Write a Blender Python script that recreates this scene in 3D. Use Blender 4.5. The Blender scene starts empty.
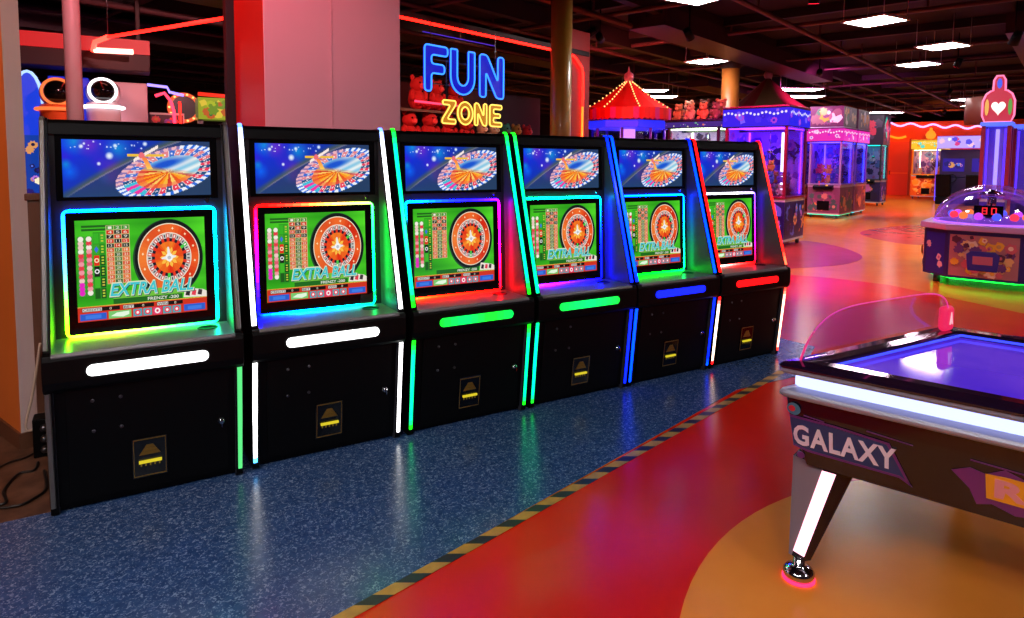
import bpy, bmesh, math, random
from mathutils import Vector, Matrix
random.seed(7)
SC = bpy.context.scene
COL = SC.collection
PI = math.pi
# ------------------------------------------------------------------ camera
CAM = Vector((0.29846, -3.54451, 1.52518))
RT = Vector((0.85852772, -0.51270676, 0.00787001))
UP = Vector((0.03170999, 0.06840461, 0.99715359))
FW = Vector((0.51178573, 0.85583444, -0.07498518))
FOC, CX, CY = 655.674, 512.767, 210.261

def ray(x, y):
    return (RT * ((x - CX) / FOC) - UP * ((y - CY) / FOC) + FW).normalized()
def onz(x, y, z=0.0):
    d = ray(x, y); return CAM + d * ((z - CAM.z) / d.z)
def ony(x, y, Y):
    d = ray(x, y); return CAM + d * ((Y - CAM.y) / d.y)
def onpl(x, y, P, n):
    d = ray(x, y); P = Vector(P); n = Vector(n)
    return CAM + d * ((P - CAM).dot(n) / d.dot(n))
def atd(x, y, dep):
    d = ray(x, y); return CAM + d * (dep / d.dot(FW))

cam = bpy.data.objects.new('camera', bpy.data.cameras.new('camera'))
COL.objects.link(cam)
m = Matrix((RT, UP, -FW)).transposed().to_4x4()
m.translation = CAM
cam.matrix_world = m
cam.data.sensor_width = 36
cam.data.lens = FOC * 36 / 1024
cam.data.shift_x = (512 - CX) / 1024
cam.data.shift_y = (CY - 309) / 1024
cam.data.clip_end = 200
SC.camera = cam
vs = SC.view_settings
vs.view_transform = 'Standard'; vs.look = 'None'; vs.gamma = 1; vs.use_curve_mapping = False
vs.exposure = 0.0
SC.cycles.use_denoising = True
SC.cycles.max_bounces = 8
SC.cycles.transparent_max_bounces = 16
SC.cycles.sample_clamp_indirect = 4.0
SC.cycles.caustics_reflective = False
SC.cycles.caustics_refractive = False
w = bpy.data.worlds.new('world'); SC.world = w; w.use_nodes = True
w.node_tree.nodes['Background'].inputs[0].default_value = (0.55, 0.32, 0.42, 1)
w.node_tree.nodes['Background'].inputs[1].default_value = 0.04

# ------------------------------------------------------------------ colour / materials
def lin1(c):
    c = c / 255.0
    return c / 12.92 if c <= 0.04045 else ((c + 0.055) / 1.055) ** 2.4
def L(c):
    return tuple(lin1(v) for v in c)
def glow(c, s):
    "emitted colour: shows as the sRGB colour c, saturated channels boosted by s"
    return tuple(v * (1 + (s - 1) * v * v) for v in L(c))

def new_mat(name):
    mt = bpy.data.materials.new(name); mt.use_nodes = True
    nt = mt.node_tree
    return mt, nt, nt.nodes['Principled BSDF']
def mat(name, c, rough=0.5, metal=0.0, spec=0.5, bump=None, coat=0.0, noise=None):
    mt, nt, b = new_mat(name)
    col = L(c)
    b.inputs['Base Color'].default_value = (*col, 1)
    b.inputs['Roughness'].default_value = rough
    b.inputs['Metallic'].default_value = metal
    b.inputs['Specular IOR Level'].default_value = spec
    b.inputs['Coat Weight'].default_value = coat
    tc = nt.nodes.new('ShaderNodeTexCoord')
    if noise:
        nz = nt.nodes.new('ShaderNodeTexNoise'); nz.inputs['Scale'].default_value = noise[0]
        nz.inputs['Detail'].default_value = 6
        nt.links.new(tc.outputs['Object'], nz.inputs['Vector'])
        mx = nt.nodes.new('ShaderNodeMix'); mx.data_type = 'RGBA'
        mx.inputs['A'].default_value = (*[v * (1 - noise[1]) for v in col], 1)
        mx.inputs['B'].default_value = (*[min(1, v * (1 + noise[1])) for v in col], 1)
        nt.links.new(nz.outputs['Fac'], mx.inputs['Factor'])
        nt.links.new(mx.outputs['Result'], b.inputs['Base Color'])
    if bump:
        nz = nt.nodes.new('ShaderNodeTexNoise'); nz.inputs['Scale'].default_value = bump[0]
        nt.links.new(tc.outputs['Object'], nz.inputs['Vector'])
        bp = nt.nodes.new('ShaderNodeBump'); bp.inputs['Strength'].default_value = bump[1]
        bp.inputs['Distance'].default_value = 0.01
        nt.links.new(nz.outputs['Fac'], bp.inputs['Height'])
        nt.links.new(bp.outputs['Normal'], b.inputs['Normal'])
    return mt
def emat(name, c, s=4.0):
    mt, nt, b = new_mat(name)
    g = glow(c, s)
    b.inputs['Base Color'].default_value = (0.02, 0.02, 0.02, 1)
    b.inputs['Emission Color'].default_value = (*g, 1)
    b.inputs['Emission Strength'].default_value = 1.0
    return mt
def attr_mat(name, emit=None, rough=0.45, spec=0.4):
    "colour from the mesh's own print / light colours"
    mt, nt, b = new_mat(name)
    at = nt.nodes.new('ShaderNodeAttribute'); at.attribute_name = 'Col'
    if emit is None:
        nt.links.new(at.outputs['Color'], b.inputs['Base Color'])
        b.inputs['Roughness'].default_value = rough
        b.inputs['Specular IOR Level'].default_value = spec
    else:
        b.inputs['Base Color'].default_value = (0.01, 0.01, 0.01, 1)
        b.inputs['Roughness'].default_value = 0.15
        b.inputs['Specular IOR Level'].default_value = 0.2
        nt.links.new(at.outputs['Color'], b.inputs['Emission Color'])
        b.inputs['Emission Strength'].default_value = emit
    return mt
def clear_mat(name, tint=(255, 255, 255), refl=0.1, rough=0.03, edge=0.55):
    mt, nt, b = new_mat(name)
    nt.nodes.remove(b)
    out = nt.nodes['Material Output']
    tr = nt.nodes.new('ShaderNodeBsdfTransparent'); tr.inputs[0].default_value = (*L(tint), 1)
    gl = nt.nodes.new('ShaderNodeBsdfGlossy'); gl.inputs['Roughness'].default_value = rough
    lw = nt.nodes.new('ShaderNodeLayerWeight'); lw.inputs['Blend'].default_value = 0.25
    mp = nt.nodes.new('ShaderNodeMath'); mp.operation = 'MULTIPLY_ADD'
    mp.inputs[1].default_value = edge; mp.inputs[2].default_value = refl; mp.use_clamp = True
    nt.links.new(lw.outputs['Fresnel'], mp.inputs[0])
    mx = nt.nodes.new('ShaderNodeMixShader')
    nt.links.new(mp.outputs[0], mx.inputs[0])
    nt.links.new(tr.outputs[0], mx.inputs[1]); nt.links.new(gl.outputs[0], mx.inputs[2])
    nt.links.new(mx.outputs[0], out.inputs['Surface'])
    return mt

M = {}
M['black'] = mat('satin_black_laminate', (5, 5, 6), 0.5, spec=0.14)
M['black2'] = mat('black_edge', (4, 4, 5), 0.45, spec=0.14)
M['inner'] = mat('dark_inner_panel', (66, 66, 72), 0.34, spec=0.4)
M['innerback'] = mat('black_inner_back', (34, 34, 38), 0.3)
M['shelf'] = mat('grey_shelf', (104, 104, 106), 0.3, noise=(20, 0.1))
M['bezel'] = mat('gloss_black_bezel', (8, 8, 9), 0.12)
M['alu'] = mat('brushed_aluminium', (120, 116, 112), 0.42, 0.6, bump=(60, 0.05))
M['chrome'] = mat('chrome', (200, 200, 205), 0.12, 1.0)
M['steel'] = mat('dark_steel', (90, 90, 95), 0.35, 0.9)
M['screen'] = attr_mat('lit_screen', 1.0)
M['leds'] = attr_mat('led_tube', 1.0)
M['print'] = attr_mat('printed_artwork', None, 0.4)
M['litprint'] = attr_mat('backlit_artwork', 1.0)
M['gold'] = mat('gold_print', (150, 112, 40), 0.35, 0.5)
M['white'] = mat('white_plastic', (225, 225, 225), 0.4)
M['glass'] = clear_mat('clear_glass', (240, 240, 250), 0.03)
M['dome'] = clear_mat('clear_acrylic_dome', (235, 225, 245), 0.08)
M['acryl'] = clear_mat('clear_acrylic_guard', (252, 238, 248), 0.01, .03, .12)
M['cable'] = mat('black_cable', (14, 13, 13), 0.5)

# ------------------------------------------------------------------ mesh builder
class MB:
    def __init__(s):
        s.v = []; s.f = []; s.mi = []; s.c = []; s.sm = []
    def face(s, idx, col=None, mi=0, sm=False):
        s.f.append(tuple(idx)); s.c.append(col); s.mi.append(mi); s.sm.append(sm)
    def quad(s, pts, col=None, mi=0):
        n = len(s.v); s.v += [tuple(p) for p in pts]; s.face(range(n, n + len(pts)), col, mi)
    def box(s, lo, hi, col=None, mi=0, T=None):
        n = len(s.v)
        P = [Vector((x, y, z)) for x in (lo[0], hi[0]) for y in (lo[1], hi[1]) for z in (lo[2], hi[2])]
        if T: P = [T @ p for p in P]
        s.v += [tuple(p) for p in P]
        for f in ((0, 1, 3, 2), (4, 6, 7, 5), (0, 4, 5, 1), (2, 3, 7, 6), (0, 2, 6, 4), (1, 5, 7, 3)):
            s.face([n + i for i in f], col, mi)
    def rings(s, R, closed=True, caps=True, col=None, mi=0, sm=True, cols=None):
        "loft a list of equally long rings of points"
        n = len(s.v); k = len(R[0])
        for r in R: s.v += [tuple(p) for p in r]
        for i in range(len(R) - 1):
            cc = cols[i] if cols else col
            for j in range(k if closed else k - 1):
                j2 = (j + 1) % k
                s.face((n + i * k + j, n + i * k + j2, n + (i + 1) * k + j2, n + (i + 1) * k + j), cc, mi, sm)
        if caps and closed:
            s.face(list(range(n, n + k))[::-1], cols[0] if cols else col, mi)
            s.face(range(n + (len(R) - 1) * k, n + len(R) * k), cols[-1] if cols else col, mi)
    def tube(s, pts, r, seg=8, closed=False, col=None, cols=None, mi=0):
        pts = [Vector(p) for p in pts]; R = []; N = len(pts)
        t0 = None; up = None
        for i, p in enumerate(pts):
            a = pts[(i - 1) % N] if (closed or i > 0) else p
            b = pts[(i + 1) % N] if (closed or i < N - 1) else p
            t = (b - a).normalized()
            if up is None:
                up = Vector((0, 0, 1)) if abs(t.z) < 0.9 else Vector((0, 1, 0))
            up = (up - t * up.dot(t)).normalized()
            side = t.cross(up)
            # widen at mitres
            R.append([p + (side * math.cos(2 * PI * k / seg) + up * math.sin(2 * PI * k / seg)) * r for k in range(seg)])
        if closed:
            R.append(R[0]); s.rings(R, True, False, col, mi, True, cols)
        else:
            s.rings(R, True, True, col, mi, True, cols)
    def cyl(s, a, b, r, r2=None, seg=16, col=None, mi=0):
        a, b = Vector(a), Vector(b); t = (b - a).normalized()
        up = Vector((0, 0, 1)) if abs(t.z) < 0.9 else Vector((0, 1, 0))
        up = (up - t * up.dot(t)).normalized(); side = t.cross(up)
        r2 = r if r2 is None else r2
        s.rings([[p + (side * math.cos(2 * PI * k / seg) + up * math.sin(2 * PI * k / seg)) * q for k in range(seg)]
                 for p, q in ((a, r), (b, r2))], True, True, col, mi)
    def lathe(s, prof, c=(0, 0, 0), seg=24, col=None, mi=0, sm=True, caps=True, a0=0):
        s.rings([[(c[0] + r * math.cos(a0 + 2 * PI * k / seg), c[1] + r * math.sin(a0 + 2 * PI * k / seg), c[2] + z) for k in range(seg)]
                 for r, z in prof], True, caps, col, mi, sm)
    def ball(s, c, r, seg=14, rg=8, col=None, mi=0):
        if not hasattr(r, '__len__'): r = (r, r, r)
        R = []
        for i in range(rg + 1):
            th = PI * i / rg; q = max(math.sin(th), 0.02)
            R.append([(c[0] + r[0] * q * math.cos(2 * PI * k / seg), c[1] + r[1] * q * math.sin(2 * PI * k / seg), c[2] - r[2] * math.cos(th)) for k in range(seg)])
        s.rings(R, True, True, col, mi, True)
    def prism(s, poly, f0, f1, col=None, mi=0):
        "poly 2D; f0/f1 map (a,b) to the two end faces"
        n = len(s.v); k = len(poly)
        s.v += [tuple(f0(*p)) for p in poly] + [tuple(f1(*p)) for p in poly]
        s.face(range(n, n + k), col, mi); s.face(list(range(n + k, n + 2 * k))[::-1], col, mi)
        for j in range(k):
            j2 = (j + 1) % k
            s.face((n + j2, n + j, n + k + j, n + k + j2), col, mi)
    def build(s, name, mats, parent=None, loc=None, rotz=0, bevel=0, bseg=2, fixn=True, smooth_angle=None):
        me = bpy.data.meshes.new(name)
        me.from_pydata(s.v, [], s.f)
        if not isinstance(mats, (list, tuple)): mats = [mats]
        for q in mats: me.materials.append(q)
        for p, i, sm in zip(me.polygons, s.mi, s.sm):
            p.material_index = i; p.use_smooth = sm
        if any(c is not None for c in s.c):
            at = me.color_attributes.new('Col', 'FLOAT_COLOR', 'CORNER')
            for p, c in zip(me.polygons, s.c):
                if c is None: c = (0.5, 0.5, 0.5)
                if len(c) and hasattr(c[0], '__len__'):
                    for li, cc in zip(p.loop_indices, c): at.data[li].color = (*cc, 1)
                else:
                    for li in p.loop_indices: at.data[li].color = (*c, 1)
        if fixn:
            bm = bmesh.new(); bm.from_mesh(me)
            bmesh.ops.recalc_face_normals(bm, faces=bm.faces)
            bm.to_mesh(me); bm.free()
        me.update()
        o = bpy.data.objects.new(name, me); COL.objects.link(o)
        if parent: o.parent = parent
        if loc is not None: o.location = loc
        o.rotation_euler = (0, 0, rotz)
        if bevel:
            b = o.modifiers.new('soft_edges', 'BEVEL'); b.width = bevel; b.segments = bseg; b.limit_method = 'ANGLE'
            b.angle_limit = 0.6
        return o

def tag(o, label, cat, group=None, kind=None):
    o['label'] = label; o['category'] = cat
    if group: o['group'] = group
    if kind: o['kind'] = kind
    return o
def thing(name, label, cat, loc=(0, 0, 0), rotz=0, group=None):
    o = bpy.data.objects.new(name, None); COL.objects.link(o)
    o.location = loc; o.rotation_euler = (0, 0, rotz); o.empty_display_size = 0.1
    return tag(o, label, cat, group)
def struct(o):
    o['kind'] = 'structure'; return o
def children(o):
    return [c for c in COL.objects if c.parent == o]
def dup(root, loc, rotz, label, group=None, swap=None, scale=None):
    def cp(o, par):
        c = o.copy(); COL.objects.link(c)
        if par: c.parent = par
        return c
    r = cp(root, None); r.location = loc; r.rotation_euler = (0, 0, rotz)
    if scale: r.scale = (scale,) * 3
    r['label'] = label
    if group: r['group'] = group
    def repl(o):
        if swap:
            for i, sl in enumerate(o.material_slots):
                if sl.material and sl.material.name in swap:
                    o.material_slots[i].link = 'OBJECT'; o.material_slots[i].material = swap[sl.material.name]
    repl(r)
    for ch in children(root):
        c = cp(ch, r); repl(c)
        for g in children(ch):
            repl(cp(g, c))
    return r

def text_tris(body, size=1.0, bold=0.0, shear=0.0, align='LEFT', space=1.0):
    cu = bpy.data.curves.new('lettering', 'FONT'); cu.body = body; cu.size = size; cu.offset = bold; cu.shear = shear
    cu.space_character = space
    cu.resolution_u = 3
    o = bpy.data.objects.new('lettering', cu); COL.objects.link(o)
    bpy.context.view_layer.update()
    dg = bpy.context.evaluated_depsgraph_get()
    me = bpy.data.meshes.new_from_object(o.evaluated_get(dg))
    V = [(v.co.x, v.co.y) for v in me.vertices]; Fc = [tuple(p.vertices) for p in me.polygons]
    bpy.data.objects.remove(o); bpy.data.curves.remove(cu); bpy.data.meshes.remove(me)
    return V, Fc
def fit_text(body, x0, y0, x1, y1, **k):
    V, Fc = text_tris(body, **k)
    xs = [p[0] for p in V]; ys = [p[1] for p in V]
    a, b, c, d = min(xs), max(xs), min(ys), max(ys)
    return [(x0 + (x - a) / (b - a) * (x1 - x0), y0 + (y - c) / (d - c) * (y1 - y0)) for x, y in V], Fc

def lerp(a, b, t):
    return tuple(x + (y - x) * t for x, y in zip(a, b))
def ramp(stops, t):
    for (p, c), (q, d) in zip(stops, stops[1:]):
        if t <= q: return lerp(c, d, max(0, (t - p) / (q - p)))
    return stops[-1][1]

# ================================================================== SETTING
# floor ------------------------------------------------------------
def floor_mat(name, c, c2, scale, rough, speck=None, spec=0.14):
    mt, nt, b = new_mat(name)
    tc = nt.nodes.new('ShaderNodeTexCoord')
    nz = nt.nodes.new('ShaderNodeTexNoise'); nz.inputs['Scale'].default_value = scale; nz.inputs['Detail'].default_value = 8
    nt.links.new(tc.outputs['Object'], nz.inputs['Vector'])
    rp = nt.nodes.new('ShaderNodeValToRGB')
    rp.color_ramp.elements[0].position = 0.35; rp.color_ramp.elements[0].color = (*L(c), 1)
    rp.color_ramp.elements[1].position = 0.65; rp.color_ramp.elements[1].color = (*L(c2), 1)
    nt.links.new(nz.outputs['Fac'], rp.inputs[0])
    last = rp.outputs[0]
    if speck:
        n2 = nt.nodes.new('ShaderNodeTexNoise'); n2.inputs['Scale'].default_value = 85; n2.inputs['Detail'].default_value = 3
        n2.inputs['Distortion'].default_value = 1.2
        nt.links.new(tc.outputs['Object'], n2.inputs['Vector'])
        r2 = nt.nodes.new('ShaderNodeValToRGB')
        r2.color_ramp.elements[0].position = 0.54; r2.color_ramp.elements[0].color = (0, 0, 0, 1)
        r2.color_ramp.elements[1].position = 0.66; r2.color_ramp.elements[1].color = (1, 1, 1, 1)
        nt.links.new(n2.outputs['Fac'], r2.inputs[0])
        mx = nt.nodes.new('ShaderNodeMix'); mx.data_type = 'RGBA'
        nt.links.new(r2.outputs[0], mx.inputs['Factor']); nt.links.new(last, mx.inputs['A'])
        mx.inputs['B'].default_value = (*L(speck), 1)
        last = mx.outputs['Result']
    nt.links.new(last, b.inputs['Base Color'])
    b.inputs['Specular IOR Level'].default_value = 0.34 if speck else spec
    n3 = nt.nodes.new('ShaderNodeTexNoise'); n3.inputs['Scale'].default_value = 14; n3.inputs['Detail'].default_value = 5
    nt.links.new(tc.outputs['Object'], n3.inputs['Vector'])
    mr = nt.nodes.new('ShaderNodeMapRange'); mr.inputs['To Min'].default_value = rough; mr.inputs['To Max'].default_value = rough + (0.08 if speck else 0.0)
    nt.links.new(n3.outputs['Fac'], mr.inputs['Value']); nt.links.new(mr.outputs[0], b.inputs['Roughness'])
    bp = nt.nodes.new('ShaderNodeBump'); bp.inputs['Strength'].default_value = 0.02 if speck else 0.0; bp.inputs['Distance'].default_value = 0.004
    nt.links.new(n3.outputs['Fac'], bp.inputs['Height']); nt.links.new(bp.outputs['Normal'], b.inputs['Normal'])
    return mt
M['f_orange'] = floor_mat('tan_orange_vinyl', (214, 112, 30), (222, 122, 36), 3, 0.22)
M['f_red'] = floor_mat('red_vinyl', (222, 28, 8), (228, 34, 10), 2.5, 0.22)
M['f_blue'] = floor_mat('blue_speckled_vinyl', (34, 62, 108), (48, 78, 124), 30, 0.2, (124, 146, 178))
M['f_brown'] = floor_mat('worn_brown_floor', (70, 48, 38), (104, 74, 58), 9, 0.4)

def slab(name, pts, z, t, m_):
    b = MB(); b.prism([(p[0], p[1]) for p in pts], lambda x, y: (x, y, z), lambda x, y: (x, y, z - t))
    return struct(b.build(name, m_))
slab('floor', [(-6, -8), (48, -8), (48, 30), (-6, 30)], 0, 0.1, M['f_orange'])
tape_a, tape_b = Vector((-0.6, -1.88)), Vector((4.72, -0.445))
red_top = [onz(791, 275), onz(830, 278), onz(889, 285), onz(960, 300), onz(1100, 330)]
bx = [onz(*q) for q in ((737, 390), (800, 376), (815, 347), (778, 338))]
bend = [(p.x, p.y) for p in bx]
red = [(-0.6, -1.9), (-0.6, -8), (14, -8)] + [(p.x, p.y) for p in reversed(red_top)] + [(6.6, 1.6), (5.4, .6)] + bend[::-1]
slab('trim_1', red, 0.002, 0.002, M['f_red'])
blue = [(-6, -0.22), (-6, -3.3), (-0.6, -1.88)] + bend + [(5.0, 1.3), (0.0, 1.3), (0.0, -0.2)]
slab('trim_2', blue, 0.004, 0.002, M['f_blue'])
slab('trim_3', [(-6, -0.22), (0.0, -0.2), (0.0, 2.6), (-6, 2.6)], 0.003, 0.002, M['f_brown'])
circ = [(2.835 + 1.609 * math.cos(2 * PI * k / 96), -3.324 + 1.609 * math.sin(2 * PI * k / 96)) for k in range(96)]
slab('trim_4', circ, 0.004, 0.002, floor_mat('amber_vinyl', (240, 136, 44), (246, 146, 52), 3, 0.24))
def blob(px, name, m_):
    P = [onz(*q) for q in px]; out = []; n = len(P)
    for i in range(n):
        p0, p1, p2, p3 = P[i - 1], P[i], P[(i + 1) % n], P[(i + 2) % n]
        for k in range(6):
            t = k / 6
            out.append(0.5 * ((2 * p1) + (p2 - p0) * t + (2 * p0 - 5 * p1 + 4 * p2 - p3) * t * t + (3 * p1 - p0 - 3 * p2 + p3) * t ** 3))
    slab(name, out, 0.002, 0.002, m_)
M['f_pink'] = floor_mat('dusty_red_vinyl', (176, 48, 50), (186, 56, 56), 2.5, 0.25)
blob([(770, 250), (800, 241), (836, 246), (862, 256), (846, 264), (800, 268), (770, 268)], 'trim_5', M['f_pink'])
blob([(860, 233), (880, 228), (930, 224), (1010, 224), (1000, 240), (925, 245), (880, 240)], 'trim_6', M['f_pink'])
# hazard tape: one strip, diagonal black and yellow bands
def hazard():
    mt, nt, b = new_mat('hazard_tape')
    tc = nt.nodes.new('ShaderNodeTexCoord'); sx = nt.nodes.new('ShaderNodeSeparateXYZ')
    nt.links.new(tc.outputs['Object'], sx.inputs[0])
    ad = nt.nodes.new('ShaderNodeMath'); ad.operation = 'ADD'
    nt.links.new(sx.outputs['X'], ad.inputs[0]); nt.links.new(sx.outputs['Y'], ad.inputs[1])
    dv = nt.nodes.new('ShaderNodeMath'); dv.operation = 'DIVIDE'; dv.inputs[1].default_value = 0.17
    nt.links.new(ad.outputs[0], dv.inputs[0])
    fr = nt.nodes.new('ShaderNodeMath'); fr.operation = 'FRACT'; nt.links.new(dv.outputs[0], fr.inputs[0])
    gt = nt.nodes.new('ShaderNodeMath'); gt.operation = 'GREATER_THAN'; gt.inputs[1].default_value = 0.55
    nt.links.new(fr.outputs[0], gt.inputs[0])
    nz = nt.nodes.new('ShaderNodeTexNoise'); nz.inputs['Scale'].default_value = 18
    nt.links.new(tc.outputs['Object'], nz.inputs['Vector'])
    ye = nt.nodes.new('ShaderNodeMix'); ye.data_type = 'RGBA'
    ye.inputs['A'].default_value = (*L((150, 112, 40)), 1); ye.inputs['B'].default_value = (*L((226, 168, 56)), 1)
    nt.links.new(nz.outputs['Fac'], ye.inputs['Factor'])
    mx = nt.nodes.new('ShaderNodeMix'); mx.data_type = 'RGBA'
    nt.links.new(gt.outputs[0], mx.inputs['Factor']); nt.links.new(ye.outputs['Result'], mx.inputs['A'])
    mx.inputs['B'].default_value = (*L((22, 22, 24)), 1)
    nt.links.new(mx.outputs['Result'], b.inputs['Base Color']); b.inputs['Roughness'].default_value = 0.4
    return mt
M['hazard'] = hazard()
tl = (tape_b - tape_a).length
b = MB(); b.box((0, -0.026, 0), (tl, 0.026, 0.0015))
o = b.build('hazard_tape', M['hazard'], loc=(tape_a.x, tape_a.y, 0.0045), rotz=math.atan2(tape_b.y - tape_a.y, tape_b.x - tape_a.x))
tag(o, 'black and yellow striped hazard tape between the blue and red floors', 'floor tape')

# shell ------------------------------------------------------------
M['wall_dark'] = mat('dark_wall', (34, 22, 28), 0.8, noise=(3, 0.3))
M['ceil'] = mat('black_ceiling', (14, 8, 10), 0.85, noise=(1.2, 0.5))
M['beam'] = mat('dark_painted_steel', (26, 17, 20), 0.6, noise=(4, 0.4))
M['pipe'] = mat('dusty_pipe', (92, 62, 66), 0.5, 0.3, noise=(6, 0.3))
M['duct'] = mat('dark_duct', (56, 38, 44), 0.45, 0.4, noise=(4, 0.3))
M['owall'] = mat('orange_wall', (226, 84, 22), 0.6, noise=(1.5, 0.12))
def wall(name, lo, hi, m_):
    b = MB(); b.box(lo, hi); return struct(b.build(name, m_))
wall('ceiling', (-6, -8, 4.1), (48, 30, 4.25), M['ceil'])
wall('wall_back', (-6, 24, 0), (48, 24.2, 4.1), M['wall_dark'])
wall('wall_right', (44, -8, 0), (44.2, 24, 4.1), M['wall_dark'])
wall('wall_left', (-6.2, -8, 0), (-6, 24, 4.1), M['wall_dark'])

# ================================================================== ROULETTE MACHINES
W_CAB = 0.759
def v_in(z): return -0.012 + (1.69 - z) / 0.97 * 0.047
def v_slope(z): return 0.289 * (1.69 - z) / 0.967
def v_low(z): return 0.234 + 0.055 * (z - 0.04) / 0.512

class Scr:
    "flat lit picture: 2D pieces in thin layers over one another"
    def __init__(s, fn): s.b = MB(); s.fn = fn; s.l = 0
    def up(s): s.l += 1
    def poly(s, pts, c, boost=1.0):
        cc = tuple(v * boost for v in L(c))
        s.b.quad([s.fn(x, y, s.l) for x, y in pts], cc)
    def rect(s, x0, y0, x1, y1, c): s.poly([(x0, y0), (x1, y0), (x1, y1), (x0, y1)], c)
    def ring(s, cx, cy, r0, r1, a0, a1, c, n=1, kx=1.0):
        for i in range(n):
            t0 = a0 + (a1 - a0) * i / n; t1 = a0 + (a1 - a0) * (i + 1) / n
            P = lambda r, t: (cx + r * kx * math.cos(t), cy + r * math.sin(t))
            s.poly([P(r0, t0), P(r1, t0), P(r1, t1), P(r0, t1)], c)
    def disc(s, cx, cy, r, c, n=20, kx=1.0):
        s.poly([(cx + r * kx * math.cos(2 * PI * k / n), cy + r * math.sin(2 * PI * k / n)) for k in range(n)], c)
    def text(s, body, x0, y0, x1, y1, c, **k):
        V, Fc = fit_text(body, x0, y1, x1, y0, **k)
        for f in Fc: s.poly([V[i] for i in f], c)

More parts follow.
